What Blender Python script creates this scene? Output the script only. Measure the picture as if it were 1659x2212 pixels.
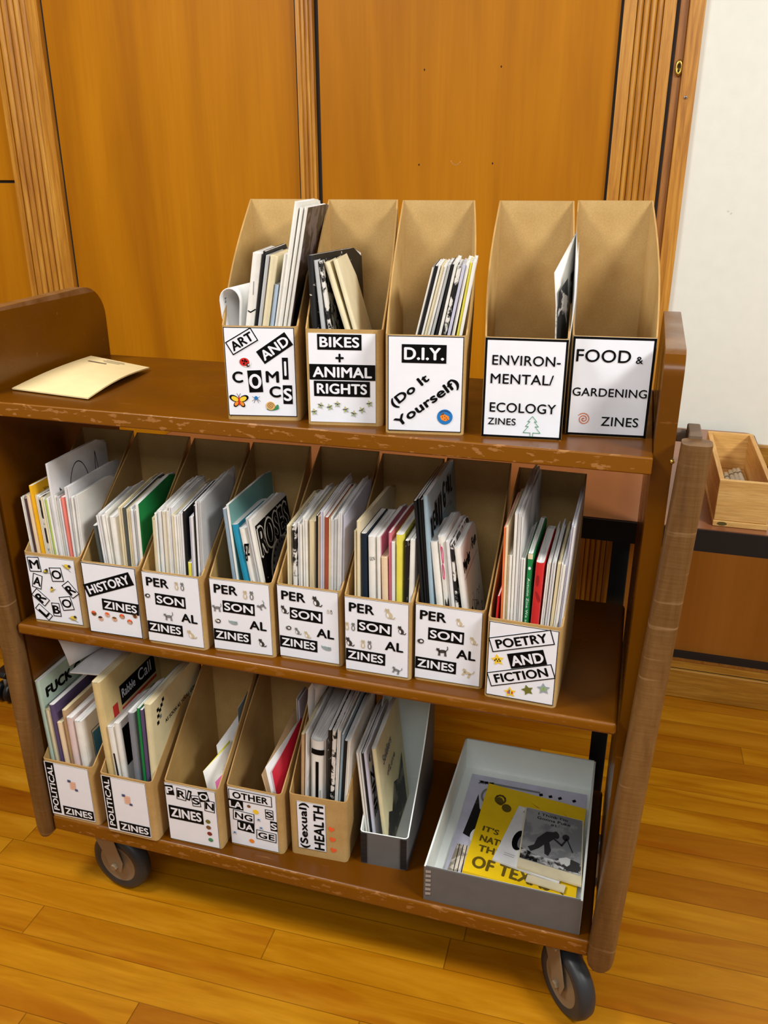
import bpy, bmesh, math, random
from mathutils import Vector, Matrix
random.seed(7)
sc = bpy.context.scene
for o in list(bpy.data.objects): bpy.data.objects.remove(o)
COL = sc.collection

# ------------------------------------------------------------------ camera
cd = bpy.data.cameras.new('camera'); cam = bpy.data.objects.new('camera', cd); COL.objects.link(cam)
cd.sensor_fit = 'HORIZONTAL'; cd.sensor_width = 36.0; cd.lens = 36.0 * 1816.0 / 1659.0
yaw, pitch, roll = math.radians(-16.59), math.radians(21.872), math.radians(-0.0167)
fwd = Vector((math.sin(yaw) * math.cos(pitch), math.cos(yaw) * math.cos(pitch), -math.sin(pitch)))
rgt = Vector((math.cos(yaw), -math.sin(yaw), 0)); up = rgt.cross(fwd)
r2 = rgt * math.cos(roll) + up * math.sin(roll); u2 = -rgt * math.sin(roll) + up * math.cos(roll)
M = Matrix((r2, u2, -fwd)).transposed().to_4x4(); M.translation = Vector((0.2767, -1.0375, 1.3179))
cam.matrix_world = M; cd.clip_start = 0.02
sc.camera = cam

# ------------------------------------------------------------------ light and exposure
sc.view_settings.view_transform = 'Standard'; sc.view_settings.look = 'None'
sc.view_settings.gamma = 1.0; sc.view_settings.use_curve_mapping = False
sc.view_settings.exposure = 0.02
w = bpy.data.worlds.new('world'); sc.world = w; w.use_nodes = True
w.node_tree.nodes['Background'].inputs[0].default_value = (1.0, 0.96, 0.90, 1)
w.node_tree.nodes['Background'].inputs[1].default_value = 0.22
def area(name, loc, size, power, target, color=(1, 0.96, 0.89)):
    l = bpy.data.lights.new(name, 'AREA'); l.shape = 'RECTANGLE'; l.size, l.size_y = size
    l.energy = power; l.color = color
    o = bpy.data.objects.new(name, l); COL.objects.link(o); o.location = loc
    o.rotation_euler = (Vector(target) - Vector(loc)).to_track_quat('-Z', 'Y').to_euler()
    return o
area('ceiling_light_a', (-1.25, -0.8, 2.7), (0.7, 0.4), 42, (-0.6, 0.3, 0.7), (1, 0.98, 0.95))
area('ceiling_light_b', (1.9, -0.75, 2.5), (0.7, 0.4), 56, (0.4, 0.3, 0.6), (1, 0.98, 0.95))
area('ceiling_light_c', (0.1, -2.0, 2.4), (2.0, 0.6), 22, (0.0, 0.0, 0.5), (1, 0.99, 0.98))

# ------------------------------------------------------------------ materials
def lin(c):
    return tuple(((x / 255) / 12.92 if x / 255 <= 0.04045 else ((x / 255 + 0.055) / 1.055) ** 2.4) for x in c) + (1,)
MATS = {}
def newmat(name):
    m = bpy.data.materials.new(name); m.use_nodes = True; nt = m.node_tree
    return m, nt, nt.nodes['Principled BSDF']
def N(nt, t, **kw):
    n = nt.nodes.new(t)
    for k, v in kw.items(): setattr(n, k, v)
    return n
def ramp(nt, stops, interp='LINEAR'):
    r = N(nt, 'ShaderNodeValToRGB'); r.color_ramp.interpolation = interp
    e = r.color_ramp.elements
    while len(e) < len(stops): e.new(0.5)
    for i, (p, c) in enumerate(stops): e[i].position = p; e[i].color = c
    return r
def coords(nt, scale=(1, 1, 1), kind='Object', rot=(0, 0, 0)):
    tc = N(nt, 'ShaderNodeTexCoord'); mp = N(nt, 'ShaderNodeMapping')
    mp.inputs['Scale'].default_value = scale; mp.inputs['Rotation'].default_value = rot
    nt.links.new(tc.outputs[kind], mp.inputs['Vector']); return mp.outputs['Vector']
def noise(nt, vec, scale, detail=4, rough=0.55, dist=0.0):
    n = N(nt, 'ShaderNodeTexNoise'); n.inputs['Scale'].default_value = scale
    n.inputs['Detail'].default_value = detail; n.inputs['Roughness'].default_value = rough
    n.inputs['Distortion'].default_value = dist
    nt.links.new(vec, n.inputs['Vector']); return n.outputs['Fac']
def bump(nt, b, h, strength=0.2, dist=0.002):
    n = N(nt, 'ShaderNodeBump'); n.inputs['Strength'].default_value = strength; n.inputs['Distance'].default_value = dist
    nt.links.new(h, n.inputs['Height']); nt.links.new(n.outputs['Normal'], b.inputs['Normal'])
def mixc(nt, fac, a, b, blend='MIX'):
    n = N(nt, 'ShaderNodeMix', data_type='RGBA', blend_type=blend)
    for s, i in ((fac, 0), (a, 6), (b, 7)):
        if hasattr(s, 'links') or hasattr(s, 'is_output'): nt.links.new(s, n.inputs[i])
        else: n.inputs[i].default_value = s
    return n.outputs[2]
def math_(nt, op, a, b=None, c=None):
    n = N(nt, 'ShaderNodeMath', operation=op)
    for i, s in enumerate((a, b, c)):
        if s is None: continue
        if hasattr(s, 'is_output'): nt.links.new(s, n.inputs[i])
        else: n.inputs[i].default_value = s
    return n.outputs[0]

def plain(name, rgb, rough=0.6, metal=0.0, spec=0.4):
    if name in MATS: return MATS[name]
    m, nt, b = newmat(name); b.inputs['Base Color'].default_value = lin(rgb)
    b.inputs['Roughness'].default_value = rough; b.inputs['Metallic'].default_value = metal
    b.inputs['Specular IOR Level'].default_value = spec
    MATS[name] = m; return m
def paper(name, rgb, var=0.10):
    if name in MATS: return MATS[name]
    m, nt, b = newmat(name); v = coords(nt)
    f = noise(nt, v, 35, 5); c = lin(rgb)
    r = ramp(nt, [(0.3, tuple(x * (1 - var) for x in c[:3]) + (1,)), (0.7, tuple(min(1, x * (1 + var * 0.4)) for x in c[:3]) + (1,))])
    nt.links.new(f, r.inputs[0]); nt.links.new(r.outputs[0], b.inputs['Base Color'])
    b.inputs['Roughness'].default_value = 0.62; b.inputs['Specular IOR Level'].default_value = 0.3
    bump(nt, b, noise(nt, v, 120, 3), 0.08, 0.001)
    MATS[name] = m; return m
def printed(name, a, c, scale=70, thr=0.5, stretch=(1, 1, 1), width=0.03):
    if name in MATS: return MATS[name]
    m, nt, b = newmat(name); v = coords(nt, stretch)
    r = ramp(nt, [(thr - width, lin(a)), (thr + width, lin(c))]); nt.links.new(noise(nt, v, scale, 6, 0.6, 0.4), r.inputs[0])
    nt.links.new(r.outputs[0], b.inputs['Base Color']); b.inputs['Roughness'].default_value = 0.5
    MATS[name] = m; return m
def wood(name, a, c, d, axis='Z', scale=1.0, rough=0.4, ring=6.0, coat=0.0, bmp=0.06, dist=0.8):
    """straight-grained timber: stretched noise along one axis"""
    if name in MATS: return MATS[name]
    m, nt, b = newmat(name)
    st = {'Z': (14, 14, 0.7), 'X': (0.7, 14, 14), 'Y': (14, 0.7, 14)}[axis]
    v = coords(nt, tuple(s * scale for s in st))
    f1 = noise(nt, v, 2.2, 6, 0.6, dist); f2 = noise(nt, v, ring * 2.6, 4, 0.7)
    r = ramp(nt, [(0.28, lin(a)), (0.5, lin(c)), (0.72, lin(d))]); nt.links.new(f1, r.inputs[0])
    r2 = ramp(nt, [(0.35, (0.72, 0.66, 0.60, 1)), (0.6, (1, 1, 1, 1))]); nt.links.new(f2, r2.inputs[0])
    col = mixc(nt, 0.8, r.outputs[0], r2.outputs[0], 'MULTIPLY')
    nt.links.new(col, b.inputs['Base Color']); b.inputs['Roughness'].default_value = rough
    b.inputs['Coat Weight'].default_value = coat; b.inputs['Coat Roughness'].default_value = 0.18
    bump(nt, b, f2, bmp, 0.001)
    MATS[name] = m; return m

WHITE = (232, 232, 230); INK = (14, 14, 15)
PAPERS = dict(white=(236, 234, 226), paper=(226, 226, 226), cream=(226, 214, 178), grey=(188, 190, 190), paleblue=(176, 196, 216),
    lilac=(200, 200, 220), yellow=(232, 222, 84), mustard=(238, 178, 20), lime=(186, 214, 96), salmon=(238, 132, 118), peach=(232, 208, 172),
    rose=(214, 120, 140), pink=(216, 150, 170), green=(24, 128, 66), red=(204, 40, 40), orange=(238, 120, 60), cyan=(30, 140, 172), teal=(120, 170, 165),
    greyblue=(140, 162, 176), skyblue=(158, 184, 198), slate=(128, 132, 142), violet=(88, 74, 110), plum=(84, 62, 66), rust=(158, 76, 52), tan=(190, 158, 118),
    darkgrey=(78, 84, 80), black=(22, 22, 24), navy=(18, 34, 50), mint=(178, 200, 184), blush=(222, 200, 196), newsprint=(216, 192, 134), ivory=(222, 214, 172))
def pm(k):
    if k == 'pattern': return printed('printed_spine', INK, (225, 222, 214), 60, 0.5)
    if k == 'inkblack': return printed('black_print', (16, 16, 17), (215, 212, 205), 90, 0.66)
    if k == 'pagespat': return printed('chipped_spine', (40, 38, 36), (226, 218, 196), 55, 0.36)
    if k in ('pages', 'pagesc'): return pages_mat(k)
    return paper('paper_' + k, PAPERS[k])
def pages_mat(k='pages'):
    if 'stack_' + k in MATS: return MATS['stack_' + k]
    m, nt, b = newmat('stack_' + k); c = lin((228, 226, 222) if k == 'pages' else (224, 208, 166))
    v = coords(nt, (1, 0.02, 0.01))
    r = ramp(nt, [(0.36, tuple(x * 0.62 for x in c[:3]) + (1,)), (0.56, c)])
    nt.links.new(noise(nt, v, 900, 2), r.inputs[0]); nt.links.new(r.outputs[0], b.inputs['Base Color'])
    b.inputs['Roughness'].default_value = 0.8; MATS['stack_' + k] = m; return m

BLACKINK = plain('black_ink', (8, 8, 9), 0.6, spec=0.1)
LABELP = paper('label_paper', (236, 239, 246), 0.03)

def kraft():
    m, nt, b = newmat('kraft_card'); v = coords(nt)
    f = noise(nt, v, 14, 6); f2 = noise(nt, v, 420, 2)
    r = ramp(nt, [(0.3, lin((178, 143, 86))), (0.7, lin((198, 165, 108)))]); nt.links.new(f, r.inputs[0])
    r2 = ramp(nt, [(0.35, (0.86, 0.85, 0.83, 1)), (0.65, (1, 1, 1, 1))]); nt.links.new(f2, r2.inputs[0])
    nt.links.new(mixc(nt, 0.7, r.outputs[0], r2.outputs[0], 'MULTIPLY'), b.inputs['Base Color'])
    b.inputs['Roughness'].default_value = 0.75; b.inputs['Specular IOR Level'].default_value = 0.25
    bump(nt, b, f2, 0.1, 0.0006); return m
KRAFT = kraft()
KRAFT_EDGE = paper('kraft_edge', (180, 141, 84), 0.15)

def cart_paint(name, wear_front, base, rough=0.30):
    m, nt, b = newmat(name); v = coords(nt)
    c0 = lin(base); c1 = tuple(x * 1.35 for x in c0[:3]) + (1,); c2 = tuple(x * 0.7 for x in c0[:3]) + (1,)
    r = ramp(nt, [(0.25, c2), (0.5, c0), (0.78, c1)]); nt.links.new(noise(nt, v, 3.0, 5), r.inputs[0])
    # pale scratches everywhere, thin and long
    sv = coords(nt, (5, 60, 30), rot=(0, 0, 0.5))
    s = ramp(nt, [(0.66, (0, 0, 0, 1)), (0.74, (1, 1, 1, 1))]); nt.links.new(noise(nt, sv, 1.6, 5, 0.65), s.inputs[0])
    col = mixc(nt, math_(nt, 'MULTIPLY', s.outputs[0], 0.35), r.outputs[0], lin((176, 118, 62)))
    if wear_front:
        sep = N(nt, 'ShaderNodeSeparateXYZ'); tc = N(nt, 'ShaderNodeTexCoord'); nt.links.new(tc.outputs['Object'], sep.inputs[0])
        near = math_(nt, 'LESS_THAN', sep.outputs['Y'], 0.003)
        col = mixc(nt, math_(nt, 'MULTIPLY', near, 0.55), col, lin((140, 86, 12)))
        ch = ramp(nt, [(0.575, (0, 0, 0, 1)), (0.60, (1, 1, 1, 1))])
        nt.links.new(noise(nt, coords(nt, (22, 30, 70)), 1.7, 4, 0.6), ch.inputs[0])
        col = mixc(nt, math_(nt, 'MULTIPLY', math_(nt, 'MULTIPLY', ch.outputs[0], near), wear_front), col, lin((172, 122, 72)))
    else:
        sep = N(nt, 'ShaderNodeSeparateXYZ'); tc = N(nt, 'ShaderNodeTexCoord'); nt.links.new(tc.outputs['Object'], sep.inputs[0])
        wr = ramp(nt, [(0.3, (0, 0, 0, 1)), (0.6, (1, 1, 1, 1))]); nt.links.new(noise(nt, coords(nt, (6, 9, 9)), 3.0, 4), wr.inputs[0])
        top = math_(nt, 'MULTIPLY', math_(nt, 'GREATER_THAN', sep.outputs['Z'], 1.116), wr.outputs[0])
        col = mixc(nt, math_(nt, 'MULTIPLY', top, 0.55), col, lin((138, 104, 74)))
    nt.links.new(col, b.inputs['Base Color'])
    rr = ramp(nt, [(0.3, (rough - 0.08,) * 3 + (1,)), (0.7, (rough + 0.14,) * 3 + (1,))]); nt.links.new(noise(nt, v, 9, 5), rr.inputs[0])
    nt.links.new(rr.outputs[0], b.inputs['Roughness']); b.inputs['Specular IOR Level'].default_value = 0.3; b.inputs['Coat Weight'].default_value = 0.08; b.inputs['Coat Roughness'].default_value = 0.12
    bump(nt, b, noise(nt, coords(nt, (2, 12, 12)), 12, 4), 0.05, 0.002)
    MATS[name] = m; return m
CART = cart_paint('brown_varnish', 0.6, (98, 54, 0))
CARTM = cart_paint('brown_varnish_lower', 0.22, (98, 54, 0))
CARTP = cart_paint('brown_varnish_panel', 0, (100, 57, 0), 0.24)
CARTB = cart_paint('brown_varnish_base', 0.5, (98, 54, 0))
def worn_mat():
    m, nt, b = newmat('worn_oak'); v = coords(nt, (10, 10, 1.2)); h = coords(nt, (3, 3, 60))
    r = ramp(nt, [(0.3, lin((70, 44, 16))), (0.5, lin((100, 68, 32))), (0.75, lin((130, 95, 52)))]); nt.links.new(noise(nt, v, 2.4, 6, 0.65, 0.4), r.inputs[0])
    s = ramp(nt, [(0.62, (0, 0, 0, 1)), (0.72, (1, 1, 1, 1))]); nt.links.new(noise(nt, h, 1.1, 4, 0.6), s.inputs[0])
    nt.links.new(mixc(nt, math_(nt, 'MULTIPLY', s.outputs[0], 0.45), r.outputs[0], lin((190, 156, 112))), b.inputs['Base Color'])
    b.inputs['Roughness'].default_value = 0.45; bump(nt, b, noise(nt, h, 2, 5), 0.3, 0.003); return m
WORN = worn_mat()

def panel_mat(name, a, c, d, rough=0.42):
    m, nt, b = newmat(name); v = coords(nt, (5, 5, 0.5)); v2 = coords(nt, (60, 60, 1.5))
    f = noise(nt, v, 1.3, 5, 0.55, 0.6)
    r = ramp(nt, [(0.3, lin(a)), (0.5, lin(c)), (0.72, lin(d))]); nt.links.new(f, r.inputs[0])
    r2 = ramp(nt, [(0.3, (0.90, 0.88, 0.85, 1)), (0.6, (1, 1, 1, 1))]); nt.links.new(noise(nt, v2, 2.0, 4), r2.inputs[0])
    nt.links.new(mixc(nt, 0.6, r.outputs[0], r2.outputs[0], 'MULTIPLY'), b.inputs['Base Color'])
    b.inputs['Roughness'].default_value = rough; b.inputs['Specular IOR Level'].default_value = 0.15
    bump(nt, b, noise(nt, v2, 3.0, 3), 0.03, 0.001); MATS[name] = m; return m
PANEL = panel_mat('stained_ply', (152, 90, 0), (169, 105, 0), (183, 117, 6), 0.5)
OAK = wood('oak_trim', (148, 88, 12), (182, 122, 30), (204, 148, 54), 'Z', 1.6, 0.42, bmp=0.12)
OAKF = wood('oak_figured', (150, 92, 18), (190, 130, 40), (212, 158, 70), 'Z', 0.8, 0.42, bmp=0.08, dist=3.2)
OAKX = wood('oak_rail', (140, 90, 16), (166, 116, 34), (190, 142, 56), 'X', 1.6, 0.42, bmp=0.12)
OAKD = wood('oak_dark', (124, 74, 18), (148, 92, 30), (166, 110, 44), 'Z', 1.6, 0.45)
PINE = wood('pale_pine', (196, 148, 78), (214, 170, 98), (226, 186, 118), 'X', 2.2, 0.55, bmp=0.03)
PINEY = wood('pine_inside', (184, 130, 58), (202, 152, 78), (220, 176, 104), 'Y', 2.2, 0.5, bmp=0.03)
GAP = plain('dark_gap', (30, 18, 8), 0.8)

def floor_mat():
    m, nt, b = newmat('strip_floor')
    v0 = coords(nt, rot=(0, 0, math.radians(-1.2)))
    sep = N(nt, 'ShaderNodeSeparateXYZ'); nt.links.new(v0, sep.inputs[0])
    W_, L_ = 0.0675, 0.95
    yy = math_(nt, 'DIVIDE', math_(nt, 'ADD', sep.outputs['Y'], 10.0 + 0.022), W_)
    row = math_(nt, 'FLOOR', yy); fy = math_(nt, 'FRACT', yy)
    wn = N(nt, 'ShaderNodeTexWhiteNoise', noise_dimensions='1D'); nt.links.new(row, wn.inputs['W'])
    xx = math_(nt, 'DIVIDE', math_(nt, 'ADD', sep.outputs['X'], math_(nt, 'MULTIPLY_ADD', wn.outputs['Value'], 3.0, 20.0)), L_)
    colm = math_(nt, 'FLOOR', xx); fx = math_(nt, 'FRACT', xx)
    cmb = N(nt, 'ShaderNodeCombineXYZ'); nt.links.new(row, cmb.inputs[0]); nt.links.new(colm, cmb.inputs[1])
    wn2 = N(nt, 'ShaderNodeTexWhiteNoise', noise_dimensions='3D'); nt.links.new(cmb.outputs[0], wn2.inputs['Vector'])
    # per-board offset of the grain
    add = N(nt, 'ShaderNodeVectorMath', operation='MULTIPLY_ADD'); nt.links.new(wn2.outputs['Color'], add.inputs[0])
    add.inputs[1].default_value = (9, 9, 9); nt.links.new(v0, add.inputs[2])
    mp = N(nt, 'ShaderNodeMapping'); mp.inputs['Scale'].default_value = (2.0, 17, 8); nt.links.new(add.outputs[0], mp.inputs[0])
    g = noise(nt, mp.outputs[0], 1.2, 6, 0.6, 0.7); g2 = noise(nt, mp.outputs[0], 9, 4, 0.6)
    r = ramp(nt, [(0.26, lin((152, 90, 0))), (0.42, lin((176, 118, 8))), (0.60, lin((192, 136, 22))), (0.8, lin((206, 154, 44)))]); nt.links.new(g, r.inputs[0])
    rb = ramp(nt, [(0.0, lin((196, 150, 100))), (0.3, lin((226, 200, 160))), (0.7, lin((244, 228, 200))), (1.0, lin((255, 246, 222)))]); nt.links.new(wn2.outputs['Value'], rb.inputs[0])
    col = mixc(nt, 0.75, r.outputs[0], rb.outputs[0], 'MULTIPLY')
    r3 = ramp(nt, [(0.3, (0.86, 0.82, 0.78, 1)), (0.6, (1, 1, 1, 1))]); nt.links.new(g2, r3.inputs[0])
    col = mixc(nt, 0.5, col, r3.outputs[0], 'MULTIPLY')
    # red-brown heartwood flames on a few boards
    hv = N(nt, 'ShaderNodeMapping'); hv.inputs['Scale'].default_value = (1.3, 8, 8); nt.links.new(add.outputs[0], hv.inputs[0])
    hr = ramp(nt, [(0.60, (0, 0, 0, 1)), (0.66, (1, 1, 1, 1))]); nt.links.new(noise(nt, hv.outputs[0], 1.0, 3, 0.5, 1.0), hr.inputs[0])
    col = mixc(nt, math_(nt, 'MULTIPLY', hr.outputs[0], 0.5), col, lin((146, 72, 0)))
    # seams
    d1 = math_(nt, 'LESS_THAN', fy, 0.022); d2 = math_(nt, 'LESS_THAN', fx, 0.0022)
    seam = math_(nt, 'MULTIPLY', math_(nt, 'MAXIMUM', d1, d2), 0.6)
    col = mixc(nt, seam, col, lin((84, 46, 0)))
    nt.links.new(col, b.inputs['Base Color']); b.inputs['Roughness'].default_value = 0.36
    b.inputs['Specular IOR Level'].default_value = 0.25
    return m
FLOOR = floor_mat()
LAMINATE = plain('brown_laminate', (136, 84, 52), 0.24, spec=0.5)
BLACKMETAL = plain('black_steel', (20, 22, 24), 0.45)
GREYBOARD = paper('grey_board', (100, 98, 96), 0.08)
LINER = paper('white_liner', (240, 246, 242), 0.03)
STRIP = plain('dark_strip', (44, 44, 46), 0.4, metal=0.4)
RUBBER = plain('black_rubber', (46, 48, 50), 0.42)
STEEL = plain('worn_steel', (140, 122, 96), 0.45, metal=0.3)
BRASS = plain('brass', (206, 170, 80), 0.3, metal=0.9)
BOARD = paper('white_board', (220, 219, 207), 0.03)

# ------------------------------------------------------------------ mesh helpers
class MB:
    def __init__(s): s.v = []; s.f = []; s.m = []; s.mats = []; s.smooth = []
    def mi(s, mat):
        if mat not in s.mats: s.mats.append(mat)
        return s.mats.index(mat)
    def add(s, verts, faces, mat, smooth=False):
        b = len(s.v); s.v += [tuple(p) for p in verts]; k = s.mi(mat)
        for f in faces: s.f.append([b + i for i in f]); s.m.append(k); s.smooth.append(smooth)
    def box(s, a, c, mat):
        (x0, y0, z0), (x1, y1, z1) = a, c
        s.add([(x0, y0, z0), (x1, y0, z0), (x1, y1, z0), (x0, y1, z0), (x0, y0, z1), (x1, y0, z1), (x1, y1, z1), (x0, y1, z1)],
              [(0, 3, 2, 1), (4, 5, 6, 7), (0, 1, 5, 4), (1, 2, 6, 5), (2, 3, 7, 6), (3, 0, 4, 7)], mat)
    def prism(s, pts, axis, a0, a1, mat, smooth=False):
        """extrude a closed 2D outline along an axis ('X': pts are (y,z); 'Y': (x,z); 'Z': (x,y))"""
        def P(p, a): return {'X': (a, p[0], p[1]), 'Y': (p[0], a, p[1]), 'Z': (p[0], p[1], a)}[axis]
        n = len(pts); vs = [P(p, a0) for p in pts] + [P(p, a1) for p in pts]
        s.add(vs, [(i, (i + 1) % n, n + (i + 1) % n, n + i) for i in range(n)], mat, smooth)
        s.add(vs, [tuple(range(n))[::-1], tuple(range(n, 2 * n))], mat)
    def lathe(s, prof, mat, M=Matrix.Identity(4), n=32, smooth=True):
        """profile (r,h) turned around local Z"""
        vs = [M @ Vector((r * math.cos(2 * math.pi * k / n), r * math.sin(2 * math.pi * k / n), h)) for (r, h) in prof for k in range(n)]
        fs = [(i * n + k, i * n + (k + 1) % n, (i + 1) * n + (k + 1) % n, (i + 1) * n + k) for i in range(len(prof) - 1) for k in range(n)]
        s.add(vs, fs, mat, smooth)
    def build(s, name, parent=None, bevel=0, segs=2):
        me = bpy.data.meshes.new(name); me.from_pydata(s.v, [], s.f); me.update()
        for m in s.mats: me.materials.append(m)
        me.polygons.foreach_set('material_index', s.m); me.polygons.foreach_set('use_smooth', s.smooth)
        bm = bmesh.new(); bm.from_mesh(me); bmesh.ops.recalc_face_normals(bm, faces=bm.faces) if s.recalc else None; bm.to_mesh(me); bm.free()
        o = bpy.data.objects.new(name, me); COL.objects.link(o)
        if parent: o.parent = parent
        if bevel:
            bv = o.modifiers.new('bevel', 'BEVEL'); bv.width = bevel; bv.segments = segs; bv.limit_method = 'ANGLE'; bv.angle_limit = math.radians(40)
            wn = o.modifiers.new('normals', 'WEIGHTED_NORMAL')
            for p in me.polygons: p.use_smooth = True
        return o
    recalc = True
def thing(name, label, cat, loc=(0, 0, 0), rz=0.0, group=None):
    o = bpy.data.objects.new(name, None); COL.objects.link(o); o.location = loc; o.rotation_euler = (0, 0, rz)
    o.empty_display_size = 0.02; return tag(o, label, cat, group)
def tag(o, label, cat, group=None):
    o['label'] = label; o['category'] = cat
    if group: o['group'] = group
    return o
def struct(o): o['kind'] = 'structure'; return o
def arc(cx, cy, r, a0, a1, n=6):
    return [(cx + r * math.cos(math.radians(a0 + (a1 - a0) * i / n)), cy + r * math.sin(math.radians(a0 + (a1 - a0) * i / n))) for i in range(n + 1)]

# ------------------------------------------------------------------ lettering
_TX = {}
def text2d(body, weight=0.018):
    """flat glyph outlines of a string as 2D vertices and faces, scaled to a unit box"""
    k = (body, weight)
    if k in _TX: return _TX[k]
    cu = bpy.data.curves.new('lettering', 'FONT'); cu.body = body; cu.offset = weight; cu.resolution_u = 5; cu.align_x = 'LEFT'
    cu.space_character = 1.04
    o = bpy.data.objects.new('lettering', cu); COL.objects.link(o)
    dg = bpy.context.evaluated_depsgraph_get(); dg.update()
    me = bpy.data.meshes.new_from_object(o.evaluated_get(dg))
    vs = [(v.co.x, v.co.y) for v in me.vertices]; fs = [tuple(p.vertices) for p in me.polygons]
    bpy.data.objects.remove(o); bpy.data.meshes.remove(me); bpy.data.curves.remove(cu)
    x0 = min(v[0] for v in vs); x1 = max(v[0] for v in vs); y0 = min(v[1] for v in vs); y1 = max(v[1] for v in vs)
    asp = (x1 - x0) / (y1 - y0)
    vs = [((x - x0) / (x1 - x0) - 0.5, (y - y0) / (y1 - y0) - 0.5) for x, y in vs]
    _TX[k] = (vs, fs, asp); return _TX[k]
def rot2(p, a): c, s = math.cos(a), math.sin(a); return (p[0] * c - p[1] * s, p[0] * s + p[1] * c)
class Sheet:
    """draws flat ink on a surface: f(x, y, lift) -> 3D point; split cuts slips into columns that follow a curved sheet"""
    def __init__(s, mb, f, split=1): s.mb = mb; s.f = f; s.split = split
    def poly(s, pts, mat, lift=0.0003): s.mb.add([s.f(x, y, lift) for x, y in pts], [tuple(range(len(pts)))], mat)
    def rect(s, cx, cy, w_, h_, mat, rot=0.0, lift=0.0003):
        n = s.split
        for i in range(n):
            a, b_ = -w_ / 2 + w_ * i / n, -w_ / 2 + w_ * (i + 1) / n
            s.poly([(cx + rot2(p, rot)[0], cy + rot2(p, rot)[1]) for p in ((a, -h_ / 2), (b_, -h_ / 2), (b_, h_ / 2), (a, h_ / 2))], mat, lift)
    def frame(s, cx, cy, w_, h_, t, mat, rot=0.0, lift=0.0003):
        for (dx, dy, a, b_) in ((0, h_ / 2 - t / 2, w_, t), (0, -h_ / 2 + t / 2, w_, t), (-w_ / 2 + t / 2, 0, t, h_), (w_ / 2 - t / 2, 0, t, h_)):
            d = rot2((dx, dy), rot); s.rect(cx + d[0], cy + d[1], a, b_, mat, rot, lift)
    def ell(s, cx, cy, rx, ry, mat, rot=0.0, lift=0.0003, n=18):
        pts = [rot2((rx * math.cos(2 * math.pi * i / n), ry * math.sin(2 * math.pi * i / n)), rot) for i in range(n)]
        s.poly([(cx + p[0], cy + p[1]) for p in pts], mat, lift)
    def line(s, pts, t, mat, lift=0.0003, closed=False):
        if closed: pts = list(pts) + [pts[0]]
        for (a, b_) in zip(pts[:-1], pts[1:]):
            d = math.hypot(b_[0] - a[0], b_[1] - a[1])
            if d < 1e-7: continue
            s.rect((a[0] + b_[0]) / 2, (a[1] + b_[1]) / 2, d + t * 0.6, t, mat, math.atan2(b_[1] - a[1], b_[0] - a[0]), lift)
    def ring(s, cx, cy, rx, ry, t, mat, lift=0.0003, n=26, a0=0, a1=360, rot=0.0):
        pts = [rot2((rx * math.cos(math.radians(a0 + (a1 - a0) * i / n)), ry * math.sin(math.radians(a0 + (a1 - a0) * i / n))), rot) for i in range(n + 1)]
        s.line([(cx + p[0], cy + p[1]) for p in pts], t, mat, lift)
    def text(s, body, cx, cy, w_, h_, mat, rot=0.0, lift=0.0005, weight=0.018):
        vs, fs, asp = text2d(body, 0.0); d = max(0.0, weight) * h_ * 2.4
        for (dx, dy) in (((0, 0),) if d < h_ * 0.012 else ((-d, 0), (d, 0), (0, d * 0.7), (0, -d * 0.7), (0, 0))):
            P_ = [rot2((x * (w_ - 2 * d) + dx, y * (h_ - 1.4 * d) + dy), rot) for x, y in vs]
            s.mb.add([s.f(cx + p[0], cy + p[1], lift) for p in P_], fs, mat); lift += 0.00006
    def word(s, body, cx, cy, w_, h_, rot=0.0, style='plain', weight=0.018):
        """style: plain black letters, inv = white letters on a black slip, box = outlined slip; w_, h_ are the slip's size"""
        kx = 0.38 if body == 'I' else 0.90
        if style == 'plain': s.text(body, cx, cy, w_, h_, BLACKINK, rot, 0.0005, weight)
        elif style == 'inv':
            s.rect(cx, cy, w_, h_, BLACKINK, rot, 0.0004); s.text(body, cx, cy, w_ * kx, h_ * 0.68, LABELP, rot, 0.0006, weight)
        else:
            s.rect(cx, cy, w_, h_, LABELP, rot, 0.0004); s.frame(cx, cy, w_, h_, 0.0015, BLACKINK, rot, 0.0006)
            s.text(body, cx, cy, w_ * 0.82, h_ * 0.62, BLACKINK, rot, 0.0006, weight)

# ================================================================== the setting
ZT, ZM, ZB = 0.9941, 0.6006, 0.1850          # tops of the three shelves
mb = MB(); mb.box((-3.2, -3.2, -0.05), (3.2, 1.09, 0.0), FLOOR); struct(mb.build('floor'))
mb = MB(); mb.box((-3.2, 1.09, 0), (3.2, 1.20, 3.0), PANEL); struct(mb.build('wall_back'))
mb = MB(); mb.box((-3.25, -3.2, 0), (-3.2, 1.20, 3.0), plain('cream_wall', (224, 214, 190), 0.8)); struct(mb.build('wall_left'))
def reeded(x0, x1, reeds, flat_l, flat_r, z0, z1, name):
    """fluted casing: flat margins and a row of half-round reeds"""
    mb = MB(); y0 = 1.046; pts = [(x0, 1.09), (x0, y0), (x0 + flat_l, y0)]
    w_ = (x1 - x0 - flat_l - flat_r) / reeds
    for i in range(reeds):
        cx = x0 + flat_l + w_ * (i + 0.5)
        pts += [(cx + w_ * 0.5 * 0.96 * math.cos(a), y0 + 0.007 - 0.009 * math.sin(a)) for a in [math.pi * (1 - k / 8) for k in range(9)]]
    pts += [(x1 - flat_r, y0), (x1, y0), (x1, 1.09)]
    mb.prism(pts, 'Z', z0, z1, OAK, False); return struct(mb.build(name))
reeded(-1.400, -1.254, 5, 0.018, 0.034, 0.0, 3.0, 'trim_1')
reeded(0.180, 0.285, 4, 0.026, 0.024, 0.0, 3.0, 'trim_3')
mb = MB()
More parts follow.
